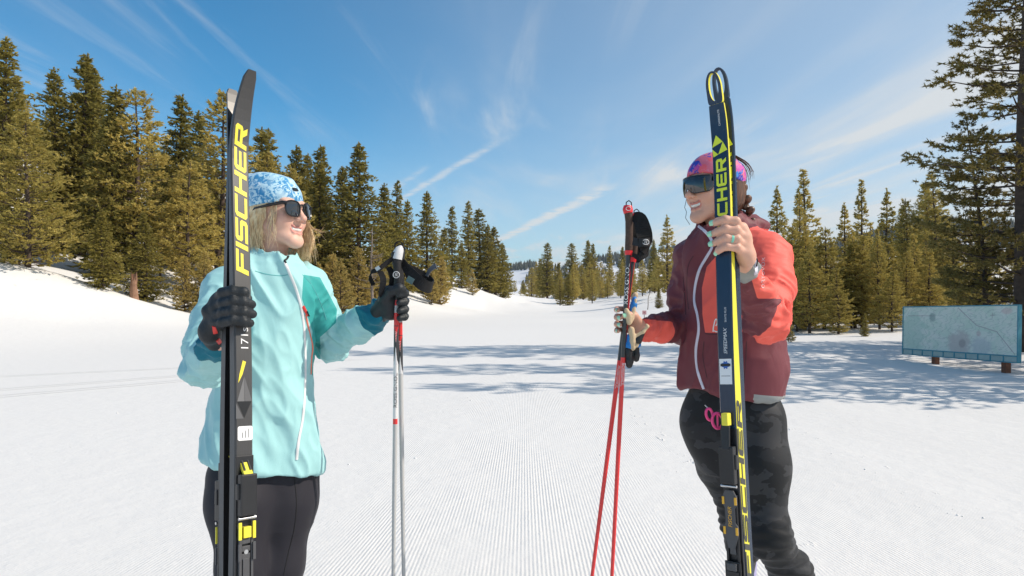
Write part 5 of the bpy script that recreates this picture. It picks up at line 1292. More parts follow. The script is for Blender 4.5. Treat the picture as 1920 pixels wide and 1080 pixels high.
# ================================================================== WOMAN ON THE RIGHT
WR = empty('person', (P(1375, 565, 2.3).x, 2.3, 0.0))
tag(WR, 'woman in maroon and coral jacket with floral headband and mirrored shield glasses', 'person')
R_sl, R_sr = P(1434, 478, 2.20), P(1300, 482, 2.40)
R_el, R_wl = P(1437, 600, 2.04), P(1394, 500, 1.845)
R_er, R_wr = P(1276, 612, 2.40), P(1203, 618, 2.245)
R_hipl, R_hipr = P(1415, 775, 2.24), P(1330, 775, 2.36)
R_knl, R_knr = P(1440, 1005, 2.15), P(1390, 985, 2.48)
R_anl, R_anr = Vector((R_knl.x + 0.29, 2.38, 0.10)), P(1392, 1090, 2.76)
yawR = math.atan2(-0.57, 0.82)
m_skinR = mat_skin('warm_skin', (0.70, 0.40, 0.29), (0.58, 0.22, 0.18))
MR = frame_mat(P(1337, 351, 2.3), (-0.91, -0.41), -1.0, 3.0)
f = Field((0.35, 1.6, 0.0), (1.2, 3.05, 1.62), 0.009)
f.stack([lev(760, 1371, 2.3, .130, .085), lev(690, 1371, 2.3, .125, .08), lev(620, 1371, 2.3, .11, .075), lev(540, 1372, 2.3, .115, .075), lev(470, 1370, 2.3, .12, .07), lev(445, 1362, 2.3, .09, .07)], yawR, 0.03)
f.cone(P(1360, 450, 2.3), MR @ Vector((0, -0.045, -0.20)), 0.055, 0.052, 0.04)
for a, b, c in ((R_sl, R_el, R_wl), (R_sr, R_er, R_wr)): f.chain([a, b, c], [0.036, 0.034, 0.022], 0.03)
for a, b, c in ((R_hipl, R_knl, R_anl), (R_hipr, R_knr, R_anr)):
    f.chain([a, b, c], [0.08, 0.045, 0.028], 0.04); f.cone(c, c + Vector((-0.12, -0.09, -0.05)), 0.036, 0.026, 0.02)
BV, BQ = f.mesh(); HV = xf(MR, HEAD[0])
# --- bare hands (part of the same body mesh)
RtA, RtB = Vector((0.578, 1.60, 0.035)), Vector((0.534, 1.775, 1.868))
RL = (RtB - RtA).length; nR = Vector((-math.sin(R(44)), -math.cos(R(44)), 0.0))
profR = ski_profile(RL, 0.0215, 0.034, 0.010, 0.026, 0.66, 2.3)
N1 = ski_matrix(RtA, RtB, nR); sR = lambda py: ski_s(N1, profR, py)
Hr = N1.copy(); Hr.translation = N1 @ Vector((0, sR(443), 0)); rp = lambda x, y, z: Hr @ Vector((x, y, z))
f = Field(np.array(rp(0.02, -.02, -.02)) - .125, np.array(rp(0.02, -.02, 0)) + .115, 0.0024)
NAILS = []
zf = 0.040
for i, (yy, tipx, rad, lean) in enumerate(((0.034, -0.014, 0.0104, 0.0), (0.011, -0.021, 0.0106, -.002), (-0.012, -0.020, 0.0102, -.003), (-0.033, -0.008, 0.0092, -.004))):
    pts = [rp(0.036, yy * .85 - .016, -0.012), rp(0.037, yy - .002, 0.020), rp(0.019, yy + .002, zf), rp(-0.002, yy + lean, zf - .001), rp(tipx, yy + lean * 2, zf - .006)]
    f.chain(pts, [0.0115, rad + .0010, rad + .0006, rad * .95, rad * .80], 0.0045); NAILS.append((pts[-2], pts[-1], rad * .80, rp(0, 0, .1) - rp(0, 0, 0)))
f.chain([rp(0.037, 0.022, -0.016), rp(0.037, -0.042, -0.016)], [0.0125, 0.0125], 0.012)
f.chain([rp(0.037, -0.005, -0.026), rp(0.034, -0.060, -0.036)], [0.017, 0.018], 0.02)
f.chain([rp(0.035, -0.050, -0.034), R_wl], [0.020, 0.023], 0.02); f.cone(R_wl, R_wl.lerp(R_el, .25), 0.024, 0.028, 0.01)
f.chain([rp(0.034, -0.010, -0.042), rp(0.010, 0.010, -0.048), rp(-0.022, 0.020, -0.040), rp(-0.036, 0.024, -0.026)], [0.0155, 0.0125, 0.0105, 0.0085], 0.006)
HAV, HAQ = f.mesh(); HAV = relax(HAV, HAQ, 1, .4)
NAILS.append((rp(-0.022, 0.020, -0.040), rp(-0.036, 0.024, -0.026), 0.0085, rp(-.05, 0, 0.03) - rp(0, 0, 0)))
# far hand round the red poles
f = Field(np.array(P(1180, 602, 2.2)) - .10, np.array(P(1180, 602, 2.2)) + .10, 0.0024)
f.chain([P(1205, 618, 2.245), P(1193, 607, 2.226)], [0.023, 0.024], 0.02)
f.chain([P(1187, 592, 2.215), P(1188, 618, 2.222)], [0.017, 0.016], 0.012)
for i, yy in enumerate((580, 594, 607, 619)):
    rad = (.0085, .0088, .0086, .0078)[i]
    pts = [P(1184, yy + 2, 2.232), P(1170, yy - 1, 2.238), P(1157, yy - 1, 2.222), P(1156, yy + 1, 2.196), P(1163 if i in (1, 2) else 1159, yy + 2, 2.180)]
    f.chain(pts, [0.011, rad, rad, rad * .95, rad * .82], 0.004); NAILS.append((pts[-2], pts[-1], rad * .82, Vector((-.35, -1, 0.0))))
th = [P(1195, 601, 2.205), P(1190, 592, 2.186), P(1180, 590, 2.174), P(1171, 592, 2.170)]
f.chain(th, [0.0155, 0.0115, 0.0102, 0.0088], 0.006); NAILS.append((th[-2], th[-1], 0.0088, Vector((0, -1, 0.25))))
HBV, HBQ = f.mesh(); HBV = relax(HBV, HBQ, 1, .4)
V = np.concatenate([BV, HV, HAV, HBV]); n1, n2, n3 = len(BV), len(BV) + len(HV), len(BV) + len(HV) + len(HAV)
Q = np.concatenate([BQ, HEAD[1] + n1, HAQ + n2, HBQ + n3]); zb = np.zeros(n1); ze = np.zeros(len(HAV) + len(HBV))
kn = np.concatenate([zb, HEAD[3] * .6, ze + 0.12])
put('body', V, Q, m_skinR, WR, {'lip': np.concatenate([zb, HEAD[2], ze]), 'blush': kn})
put('teeth', xf(MR, TEETH[0]), TEETH[1], m_teeth, WR)
m_nail = simple('mint_nail_varnish', (0.36, 0.72, 0.48), 0.2, coat=0.6)
for a, b, r, up in NAILS:
    ax = (b - a).normalized(); up = up.normalized(); up = (up - ax * up.dot(ax)).normalized(); sd = ax.cross(up); f2 = []
    mb = MB(); n = 5; grid = []
    for i in range(5):
        for j in range(n):
            t = i / 4; an = (j / (n - 1) - .5) * 1.7; wd = 1.0 if 0 < i < 4 else 0.72
            grid.append(b + ax * (-.0065 + 0.0145 * t) + (up * math.cos(an * wd) + sd * math.sin(an * wd)) * (r * 1.07 + .0006))
    mb.add(grid, [(i * n + j, i * n + j + 1, (i + 1) * n + j + 1, (i + 1) * n + j) for i in range(4) for j in range(n - 1)])
    put_mb(mb, 'fingernail', m_nail, WR)
rc = rp(0.029, -0.013, 0.030); rd_ = (rp(0.019, -.010, zf) - rp(0.037, -.014, 0.020)).normalized()
ra_ = rd_.orthogonal().normalized(); rb_ = rd_.cross(ra_); mb = MB()
mb.loft([[rc + rd_ * dz + (ra_ * math.cos(a) + rb_ * math.sin(a)) * 0.0112 for a in np.linspace(0, 6.283, 17)[:-1]] for dz in (-.0028, -.0018, .0018, .0028)]); put_mb(mb, 'ring', simple('mint_ring', (0.22, 0.66, 0.50), 0.35), WR)
# leggings with dark camouflage
f = Field((0.4, 1.85, 0.0), (1.2, 3.0, 1.06), 0.006)
f.stack([lev(890, 1376, 2.3, .100, .070), lev(845, 1373, 2.3, .140, .098), lev(800, 1371, 2.3, .156, .110), lev(755, 1371, 2.3, .150, .104), lev(715, 1371, 2.3, .128, .090)], yawR, 0.03)
for a, b, c in ((R_hipl, R_knl, R_anl), (R_hipr, R_knr, R_anr)):
    mid = a.lerp(b, 0.45); cf = b.lerp(c, 0.32) + Vector((0.012, 0.01, 0))
    f.chain([a + Vector((0, 0, -0.03)), mid, b, cf, c + Vector((0, 0, 0.02))], [0.084, 0.080, 0.060, 0.056, 0.040], 0.06)
V, Q = f.mesh(); N = vnormals(V, Q)
tk = np.exp(-((V[:, 2] - (R_knl.z - 0.02)) / 0.10) ** 2) + np.exp(-((V[:, 2] - (R_knr.z - 0.03)) / 0.08) ** 2)
V = V + N * (tk * 0.0020 * np.sin(V[:, 2] * 170 + 6 * noise3(V * 14, 2)))[:, None]
m, nt, b, fn = mat_cloth('camouflage_leggings', (0.02, 0.02, 0.022), 0.6, 0.12, 1200.0, 0.05, 0.2)
ob = nt.n('TexCoord').outputs['Object']
wq = nt.mix(0.06, ob, nt.noise(nt.map(ob, sc=(1, 1, 1.6)), 13.0, 3, 0.6).outputs['Color'])
k1 = nt.ss(nt.noise(nt.map(wq, sc=(1, 1, 2.0)), 9.5, 2, 0.45).outputs[0], 0.555, 0.575); k2 = nt.ss(nt.noise(nt.map(wq, loc=(5, 3, 1), sc=(1, 1, 2.0)), 12.0, 2, 0.45).outputs[0], 0.565, 0.58)
c = nt.mix(k1, (0.014, 0.015, 0.017), (0.022, 0.023, 0.026)); c = nt.mix(k2, c, (0.036, 0.037, 0.041))
nt.t.links.new(c, b.inputs['Base Color']); put('leggings', V, Q, m, WR)
boot(R_anl, (-0.6, -0.8, 0), m_boot, WR)
bo = boot(R_anr, (-0.6, -0.8, 0), simple('lavender_boot', (0.42, 0.40, 0.62), 0.6), WR)
# jacket
f = Field((0.33, 1.75, 0.90), (1.16, 2.56, 1.62), 0.0052)
f.stack([lev(765, 1370, 2.3, .172, .128), lev(735, 1370, 2.3, .174, .130), lev(700, 1370, 2.3, .177, .130), lev(640, 1370, 2.3, .163, .122), lev(570, 1371, 2.3, .160, .118), lev(510, 1373, 2.3, .164, .114), lev(465, 1371, 2.3, .135, .100), lev(440, 1363, 2.3, .095, .085)], yawR, 0.03)
nk0, nk1 = P(1362, 455, 2.305), P(1350, 402, 2.30)
f.cone(P(1365, 462, 2.3), R_sl, 0.080, 0.072, 0.05); f.cone(P(1365, 462, 2.3), R_sr, 0.080, 0.066, 0.05)
f.chain([R_sl, R_sl.lerp(R_el, .5) + Vector((.012, 0, .005)), R_el, R_el.lerp(R_wl, .5), R_wl.lerp(R_el, -.02)], [0.076, 0.071, 0.058, 0.050, 0.036], 0.022)
f.chain([R_sr, R_sr.lerp(R_er, .5), R_er, R_er.lerp(R_wr, .55), R_wr.lerp(R_er, .10)], [0.062, 0.058, 0.050, 0.045, 0.038], 0.02)
f.cone(nk0, nk1, 0.080, 0.072, 0.03)
f.ell(P(1392, 425, 2.36), (0.095, 0.085, 0.035), 0.03)                 # hood lying on the back
f.cone(nk0 + Vector((-.01, -.01, 0)), nk1 + Vector((-0.015, -0.015, .03)), 0.060, 0.065, 0.006, 'sub')
f.cut(P(1350, 405, 2.3), (-0.30, -0.20, 1.0))
hemR = P(1374, 737, 2.3); f.cut(hemR, (-0.10, -0.02, -1.0), 0.014)
V, Q = f.mesh(); V = relax(V, Q, 1, 0.5); N = vnormals(V, Q)
g1, on1 = sleeve_folds(V, R_sl, R_el, R_wl, 0.074, 0.0165, 7); g2, on2 = sleeve_folds(V, R_sr, R_er, R_wr, 0.060, 0.0140, 8); tor = ~(on1 | on2)
disp = g1 + g2 + np.where(tor, drape(V, -5.0, 0.0150, 14), 0)
low = np.clip((0.99 - V[:, 2]) / 0.06, 0, 1); disp += tor * low * 0.003 * np.sin(np.arctan2(V[:, 1] - 2.3, V[:, 0] - hemR.x) * 22)
V = V + N * disp[:, None]; V = relax(V, Q, 1, .3)
pp = to_px(V)
# coral panels: chest pocket, upper sleeve and shoulder, far cuff
chest = poly_sd(pp, [(1345, 478), (1325, 500), (1316, 540), (1317, 590), (1322, 624), (1392, 624), (1394, 560), (1388, 490), (1370, 470)]) / 560
chest = np.where((~on1) & (V[:, 1] < 2.33), chest, -0.1)
t1, d1 = bone_t(V, R_sl, R_el); t2, d2 = bone_t(V, R_el, R_wl); sl = np.where(d1 < d2, t1 - 1, t2)
und = (V - np.array(R_el)) @ np.array([0.55, -0.15, 0.1])
cor = np.where(on1 & (d1 <= d2 + 0.004), 0.05, -0.1); cor = np.where(on1 & (d2 < d1 + .03), np.maximum(cor - 0.0, 0) * 0 + (0.20 - t2) * 0.2 + und * 0.9, cor)
cor = np.where(on1 & (d1 < d2), np.maximum(cor, (0.995 - t1) * 0.2), cor)
cor = np.where(on1, np.minimum(cor, (pp[:, 0] - (1404 - (pp[:, 1] - 440) * .12)) / 560), cor)
shd = poly_sd(pp, [(1398, 440), (1425, 428), (1460, 432), (1500, 470), (1500, 560), (1420, 560), (1402, 500)]) / 560
cor = np.maximum(cor, np.where(V[:, 1] < 2.36, shd, -0.1))
t3, d3 = bone_t(V, R_er, R_wr); fc = np.where(on2 & (t3 > .4) & (d3 < .08), np.minimum((t3 - 0.50) * 0.22, -((V - np.array(R_er.lerp(R_wr, .5))) @ np.array([0, .2, 1.0])) + 0.014), -0.1)
panel = np.maximum(np.maximum(chest, cor), fc)
gcuf = np.where(on1 & (d2 < .07), (t2 - 0.90) * 0.25, -0.1)
tail = np.where((pp[:, 0] > 1412) & (~on1), ((V - np.array(hemR)) @ np.array([-0.10, -0.02, -1.0]) + 0.016), -0.1)
m_jR = two_tone('maroon_softshell', (0.175, 0.045, 0.057), (0.92, 0.145, 0.110), 'panel', 0.55, 0.6, (0.30, 0.31, 0.31), 'cuff')
jacR = put('jacket', V, Q, m_jR, WR, {'panel': panel, 'cuff': np.maximum(gcuf, tail)})
bpy.context.view_layer.update()
m_zipR = simple('pale_lilac_zip', (0.62, 0.61, 0.72), 0.45)
mb = MB(); ribbon_on(jacR, [(1310, 424), (1322, 434), (1333, 448), (1335, 464), (1325, 482), (1312, 505), (1304, 535), (1302, 565), (1308, 592), (1310, 620), (1305, 655), (1307, 690), (1316, 720), (1325, 741)], 0.0092, mb, 0.0028); put_mb(mb, 'front_zip', m_zipR, WR)
mb = MB(); ribbon_on(jacR, [(1417, 484), (1418, 500), (1417, 514)], 0.010, mb, 0.002); put_mb(mb, 'sleeve_zip', m_zipR, WR)
mb = MB(); ribbon_on(jacR, [(1418, 486), (1417, 499)], 0.004, mb, 0.005); put_mb(mb, 'sleeve_zip_puller', m_black, WR)
mb = MB(); ribbon_on(jacR, [(1321, 738), (1325, 743)], 0.006, mb, 0.006); put_mb(mb, 'zip_puller', m_black, WR)
m_seamR = simple('maroon_seam', (0.045, 0.012, 0.02), 0.6)
for pth in ([(1281, 520), (1284, 560), (1286, 590)], [(1322, 626), (1340, 627), (1390, 628)], [(1300, 480), (1290, 500), (1288, 540), (1291, 580)], [(1400, 640), (1398, 680), (1395, 720)], [(1320, 640), (1318, 670), (1326, 710)]):
    mb = MB(); ribbon_on(jacR, pth, 0.0022, mb, 0.0010); put_mb(mb, 'seam', m_seamR, WR)
logo_on(jacR, 'jacket_logo', [[(1337, 622), (1338, 612), (1341, 600), (1344, 599), (1345, 606), (1342, 611)], [(1339, 620), (1343, 622), (1346, 622)]], 0.0036, m_wht, WR)
tv, tf = text_mesh('ORTOVOX', 11.0, 0, 1.12); pts = []; ok = True
for a, b2 in tv:
    x, y = 1431 - b2 * 0.8 + a * .03, 512 - a * 0.95
    h = on_surface(jacR, x + 0, y, 0.0016)[0]
    if h is None: ok = False; break
    pts.append(h)
if ok: mb = MB(); mb.add(pts, tf); put_mb(mb, 'lettering', simple('pale_rose_print', (0.80, 0.55, 0.55), 0.5), WR, False)
# headband, hair, braid
m_brown = mat_hair('brown_hair', (0.045, 0.020, 0.012), (0.16, 0.075, 0.04))
f = Field((-0.11, -0.15, -0.20), (0.11, 0.12, 0.14), 0.003)
f.ell((0, -0.018, 0.034), (0.080, 0.099, 0.086), 0.01); f.ell((0, -0.045, -0.03), (0.072, 0.072, 0.075), 0.03); f.cut((0, 0.048, 0.0), (0, 1.0, -0.45))
V, Q = f.mesh(); N = vnormals(V, Q); V = V + N * (0.003 * noise3(V * np.array([80, 22, 30.]), 3))[:, None]
put('hair', xf(MR, V), Q, m_brown, WR)
f = Field((-0.11, -0.14, -0.07), (0.11, 0.13, 0.14), 0.0026)
f.ell((0, -0.016, 0.033), (0.085, 0.104, 0.0885), 0.004); f.cut((0, 0, 0.019), (0, 0.22, -1.0), 0.004); f.cut((0, -0.02, 0.096), (0, -0.42, 1.0), 0.004)
f.ell((0, -0.016, 0.03), (0.077, 0.096, 0.080), 0.003, op='sub')
V, Q = f.mesh(); N = vnormals(V, Q); V = V + N * (0.003 * noise3(V * 34, 3))[:, None]
m_band, nt, b = new_mat('floral_headband'); b.inputs['Roughness'].default_value = 0.6
ob = nt.map(nt.n('TexCoord').outputs['Object'], loc=(1.3, 2, 0.4))
v1 = nt.n('TexVoronoi', {'Vector': nt.mix(0.05, ob, nt.noise(ob, 60.0, 2).outputs['Color']), 'Scale': 33.0}); 
rp1 = nt.n('ValToRGB', {0: nt.n('SeparateColor', {0: v1.outputs['Color']}).outputs[0]}); cr = rp1.color_ramp; cr.interpolation = 'CONSTANT'
cols = [(0.50, 0.06, 0.34), (0.80, 0.12, 0.16), (0.015, 0.04, 0.38), (0.70, 0.16, 0.24), (0.03, 0.20, 0.60), (0.55, 0.07, 0.38), (0.02, 0.05, 0.45)]
cr.elements[0].color = (*cols[0], 1); cr.elements[1].position = 1 / 7; cr.elements[1].color = (*cols[1], 1)
for i in range(2, 7): e = cr.elements.new(i / 7); e.color = (*cols[i], 1)
c = nt.mix(nt.ss(v1.outputs['Distance'], 0.12, 0.07), rp1.outputs[0], (0.85, 0.55, 0.10))
c = nt.mix(nt.math('MULTIPLY', nt.ss(nt.noise(ob, 85.0, 3).outputs[0], 0.58, 0.62), 0.35), c, (0.80, 0.30, 0.40)); nt.t.links.new(c, b.inputs['Base Color'])
put('headband', xf(MR, V), Q, m_band, WR)
RT = []; rr = np.random.default_rng(9)
for i in range(110):                                                  # loose lock in front of the near ear
    y0 = rr.uniform(0.012, 0.034); RT.append([(-0.070, y0, 0.02), (-0.078, y0 - .002, -0.03), (-0.074 + rr.normal(0, .002), y0 - .002 + rr.normal(0, .003), -0.085), (-0.066 + rr.normal(0, .004), y0 + .004 + rr.normal(0, .004), -0.135 + rr.normal(0, .01))])
for i in range(60):
    a = rr.uniform(-1, 1); RT.append([(a * 0.05, -0.06, 0.10), (a * 0.065, -0.095, 0.075), (a * 0.07, -0.112 + rr.normal(0, .002), 0.05 + rr.normal(0, .006)), (a * 0.07 + rr.normal(0, .006), -0.116 + rr.normal(0, .003), 0.025 + rr.normal(0, .012))])
keep(strands('loose_hair', [[tuple(MR @ Vector(q)) for q in s] for s in RT], m_brown, WR, 9, 0.0011), WR)
f = Field((-0.14, -0.20, -0.22), (0.08, 0.02, 0.03), 0.0032)
for i in range(9):
    t = i / 8; c = Vector((-0.035 - 0.02 * t, -0.085 - 0.022 * math.sin(t * 2.4), -0.010 - 0.150 * t)); s = 1 if i % 2 else -1; r = 0.021 * (1 - 0.35 * t)
    f.ell(c + Vector((s * 0.010, 0, 0)), (r, r * .85, r * .72), 0.004, rot=[(math.cos(.6 * s), 0, math.sin(.6 * s)), (0, 1, 0), (-math.sin(.6 * s), 0, math.cos(.6 * s))])
V, Q = f.mesh(); N = vnormals(V, Q); V = V + N * (0.0016 * noise3(V * 170, 5))[:, None]
put('braid', xf(MR, V), Q, m_brown, WR)
# mirrored shield glasses
m_mirror, nt, b = new_mat('silver_mirror_lens'); b.inputs['Metallic'].default_value = 0.9; b.inputs['Roughness'].default_value = 0.07; b.inputs['Base Color'].default_value = (0.10, 0.098, 0.10, 1)
yy = lambda x: 0.109 - 7.2 * x * x - 900 * x ** 4
zl = lambda x: -0.030 + 0.018 * math.exp(-(x / 0.013) ** 2) + 0.006 * (abs(x) / 0.068) ** 4
zu = lambda x: 0.0275 - 0.003 * (abs(x) / 0.068) ** 2
mb = MB(); nxg = 36; rings = []
for i in range(nxg + 1):
    x = -0.067 + 0.134 * i / nxg; lo, hi = zl(x), zu(x)
    if abs(x) > 0.060: q = (abs(x) - 0.060) / 0.007; lo += 0.010 * q * q; hi -= 0.005 * q * q
    bulge = lambda z: yy(x) - 5.0 * (z * z)
    up = [Vector((x, bulge(z), z)) for z in np.linspace(lo, hi, 7)]; rings.append(up + [v - Vector((0, 0.0025, 0)) for v in reversed(up)])
mb.loft(rings); put_mb(mb, 'shield_glasses', m_mirror, WR, True, MR)
mb = MB(); mb.tube([Vector((x, yy(x) - 5 * zu(x) ** 2 - .001, zu(x) - .0005)) for x in np.linspace(-0.062, 0.062, 25)], 0.0026, 6); put_mb(mb, 'top_rim', m_framL, WR, True, MR)
mb = MB(); mb.tube([Vector((x, yy(x) - 5 * zl(x) ** 2 - .001, zl(x))) for x in np.linspace(-0.060, 0.060, 31)], 0.0017, 6); put_mb(mb, 'lower_rim', m_framL, WR, True, MR)
for s in (-1, 1):
    mb = MB(); mb.tube([(s * 0.066, 0.058, 0.012), (s * 0.074, 0.042, 0.012), (s * 0.081, 0.0, 0.008), (s * 0.080, -0.03, 0.0)], [0.0085, 0.0075, 0.006, 0.004], 8); put_mb(mb, 'temple_arm', m_framL, WR, True, MR)
# cord dangling from the glasses
mb = MB(); mb.tube([(0.062, 0.06, -0.02), (0.066, 0.07, -0.06), (0.062, 0.066, -0.075), (0.045, 0.085, -0.10), (0.03, 0.08, -0.125)], 0.0009, 5); put_mb(mb, 'glasses_cord', m_framL, WR, True, MR)

# ================================================================== RIGHT PAIR OF SKIS: navy with yellow sidewalls
m_topR, nt, b = new_mat('navy_top_sheet'); b.inputs['Roughness'].default_value = 0.25
ob = nt.n('TexCoord').outputs['Object']
c = nt.mix(nt.noise(nt.map(ob, sc=(4, 0.5, 4)), 40.0, 3).outputs[0], (0.008, 0.022, 0.052), (0.012, 0.032, 0.068)); c = nt.mix(nt.ss(nt.noise(ob, 230.0, 2).outputs[0], 0.76, 0.80), c, (0.3, 0.35, 0.4)); nt.t.links.new(c, b.inputs['Base Color'])
m_yside = simple('yellow_sidewall', (0.78, 0.70, 0.045), 0.38, 0, .5, 30, .06)
m_lime = simple('lime_yellow_print', (0.72, 0.80, 0.04), 0.4)
off = Vector((0.012, 0.036, 0.020))
N2 = ski_matrix(RtA + off, RtB + off + Vector((0.014, -0.004, 0.0)), nR)
GR = 'navy skis held by the woman in maroon'
skiR1 = empty('ski'); skiR1.matrix_world = N1; tag(skiR1, 'front navy ski with yellow sidewall and binding, held by maroon jacket woman', 'ski', GR)
skiR2 = empty('ski'); skiR2.matrix_world = N2; tag(skiR2, 'rear navy ski nested behind the front one, its looped tip standing higher', 'ski', GR)
a0, a1 = sR(470), sR(298); tri = sR(272); k = 1.75 / FPX / 3.86; cx = 188.0
TRI = [[(168, 492), (137, 577), (212, 550)], [(137, 590), (143, 650), (177, 637)], [(212, 550), (240, 617), (177, 637)]]
def tri_polys(): return [[((570 - y) * k, -(x - cx) / 103 * 0.041) for x, y in t] for t in TRI]
for o in (skiR1, skiR2):
    ski_body(RL, profR, True).build('ski_body', [m_topR, m_yside if o is skiR1 else m_topR, m_yside], o, False)
    decal(word('FISCHER', a1 - a0, 0.028, 0.0, 0.14), profR, (a0 + a1) / 2, 0.002).build('lettering', m_lime, o)
    decal(tri_polys(), profR, tri).build('triangle_emblem', m_lime, o)
    txt_decal('CARBONLITE', 0.007, profR, sR(222), 0.005, m_wht, o); txt_decal('SPEEDMAX', 0.013, profR, sR(640), 0.002, m_wht, o, shear=.3); txt_decal('SKATE PLUS', 0.007, profR, sR(590), 0.004, m_wht, o)
# dark lettering on the yellow side wall (right hand side as seen)
b0, b1 = sR(1085), sR(752)
mbs = MB(); sgn = 1 if (N1.to_3x3() @ Vector((1, 0, 0))).x > 0 else -1
for pl in word('FISCHER', b1 - b0, 0.024, 0.3, 0.08):
    pts = [Vector((sgn * (profR((b0 + b1) / 2 + a)[0] + 0.0008), (b0 + b1) / 2 + a, profR((b0 + b1) / 2 + a)[2] + profR((b0 + b1) / 2 + a)[1] * .46 + c2 * (-sgn) * -1)) for a, c2 in pl]
    mbs.add(pts, [tuple(range(len(pts)))])
mbs.build('lettering', simple('dark_grey_print', (0.055, 0.055, 0.05), 0.5), skiR1)
s1 = sR(697); decal([rect(s1 - .031, -.016, s1 + .031, .016)], profR, 0.0, lift=.0005).build('sticker', m_wht, skiR1)
mb = MB(); pts = []
for i in range(16):
    a = 2 * math.pi * i / 16; r = 0.011 if i % 2 else 0.0075; pts.append((s1 + .016 + r * math.sin(a), r * math.cos(a)))
decal([pts], profR, 0.0, lift=.0008).build('sticker_emblem', simple('blue_ink', (0.03, 0.12, 0.42), 0.5), skiR1)
decal([rect(s1 + .013, -.013, s1 + .019, .013)], profR, 0.0, lift=.0011).build('sticker_banner', m_gap, skiR1)
mb = MB()
for q in range(3): mb.add([(-.012, s1 - .010 - q * .007, 0), (.012, s1 - .010 - q * .007, 0), (.012, s1 - .0115 - q * .007, 0), (-.012, s1 - .0115 - q * .007, 0)], [(0, 1, 2, 3)])
zt_ = profR(s1)[1] + profR(s1)[2] + .0009
for v in mb.v: v.z = zt_
mb.build('sticker_writing', m_dgrey, skiR1)
m_org = simple('amber_plastic', (0.85, 0.45, 0.03), 0.35)
binding(skiR1, profR, sR(800), m_yelp, 1, m_org)

# ================================================================== RIGHT WOMAN'S POLES AND GLOVES
BK, RD = (0.030, 0.032, 0.036), (0.80, 0.035, 0.035)
m_cork = simple('cork_grip', (0.085, 0.055, 0.045), 0.8, 0, .3, 120, .3, .6, 300); m_redp = simple('red_grip_plastic', (0.78, 0.03, 0.04), 0.35)
def gripR(o, L):
    mb = MB(); zs = [(L - 0.145, .0115, 0), (L - 0.135, .0125, 0), (L - 0.09, .0122, -.001), (L - 0.05, .0125, -.003), (L - 0.022, .0135, -.007)]
    mb.tube([(x, 0, z) for z, r, x in zs], [r for z, r, x in zs], 14); mb.build('grip', m_cork, o, True)
    mb = MB(); mb.tube([(-.007, 0, L - .024), (-.010, 0, L - .010), (-.010, 0, L)], [.0150, .0165, .013], 14); mb.build('grip_cap', m_redp, o, True)
    mb = MB(); mb.tube([(.0, 0, L - .158), (0, 0, L - .144)], [.0115, .0130], 14); mb.build('grip_collar', m_redp, o, True)
    mb = MB(); mb.tube([(-.016, -.004, L - .002), (-.016, -.004, L + .010), (-.008, -.004, L + .016), (.0, -.004, L + .010), (.001, -.004, L - .002)], .0018, 6); mb.build('top_loop', m_strap, o, True)
    mb = MB(); mb.tube([(-.010 + .008 * math.cos(a), -0.0162, L - .012 + .006 * math.sin(a)) for a in np.linspace(0, 6.283, 15)], .001, 5, cap=False); mb.build('grip_emblem', m_gripw, o, True)
def strapR(o, L):
    band([(0.008, -0.004, L - .035), (.026, -.022, L - .045), (.040, -.030, L - .085), (.050, -.025, L - .125), (.062, -.008, L - .135), (.060, .015, L - .125), (.040, .028, L - .09), (.018, .018, L - .06), (.008, .006, L - .045)], [.03, .045, .05, .05, .046, .046, .045, .04, .03], .0035, (0.35, 0, 1)).build('wrist_strap', m_strap, o)
    band([(.010, -.016, L - .115), (.030, -.036, L - .120), (.055, -.030, L - .116), (.066, -.006, L - .110)], [.024, .026, .026, .022], .004, (0, 0, 1)).build('strap_tab', m_gripb, o)
    band([(.012, -.01, L - .155), (.03, -.022, L - .165), (.055, -.015, L - .145), (.066, 0, L - .12)], [.006, .022, .03, .02], .003, (0.2, 0, 1)).build('strap_lower', m_strap, o)
    mb = MB(); c = (.046, -.0395, L - .118); mb.tube([(c[0] + .010 * math.cos(a), c[1] + .003 * abs(math.cos(a)) - .001, c[2] + .008 * math.sin(a)) for a in np.linspace(0, 6.283, 17)], .0012, 5, cap=False); mb.tube([(c[0] + x_, c[1], c[2] + z_) for x_, z_ in ((-.003, -.005), (-.003, .005), (.002, .005), (.0036, .0028), (.002, .0004), (-.0015, .0), (.001, -.0005), (.004, -.005))], .0009, 4); mb.build('strap_emblem', m_gripw, o, True)
def nostrap(o, L):
    band([(0.006, 0.01, L - .05), (.022, .028, L - .07), (.034, .04, L - .11), (.02, .035, L - .14), (.006, .014, L - .1)], [.02, .03, .03, .03, .02], .003, (0.3, 0, 1)).build('wrist_strap', m_strap, o)
R1t, R1b = P(1183, 386, 2.185), P(1140, 1225, 2.15); R2t, R2b = P(1197, 402, 2.235), P(1092, 1222, 2.17)
L1 = (R1t - R1b).length; hr = lambda py: (1225 - py) / (1225 - 386) * L1
m_poleR = pole_mat('red_black_pole_paint', [(0, RD), (hr(722), RD), (hr(676), BK), (hr(470), BK)])
GQ = 'red poles held by the woman in maroon'
o1, Ma, La = pole('red pole with cork coloured grip and large black strap standing highest', GQ, R1t, R1b, m_poleR, gripR, strapR)
o2, Mb, Lb = pole('red pole slanting behind the other, its tip further left', GQ, R2t, R2b, m_poleR, gripR, nostrap)
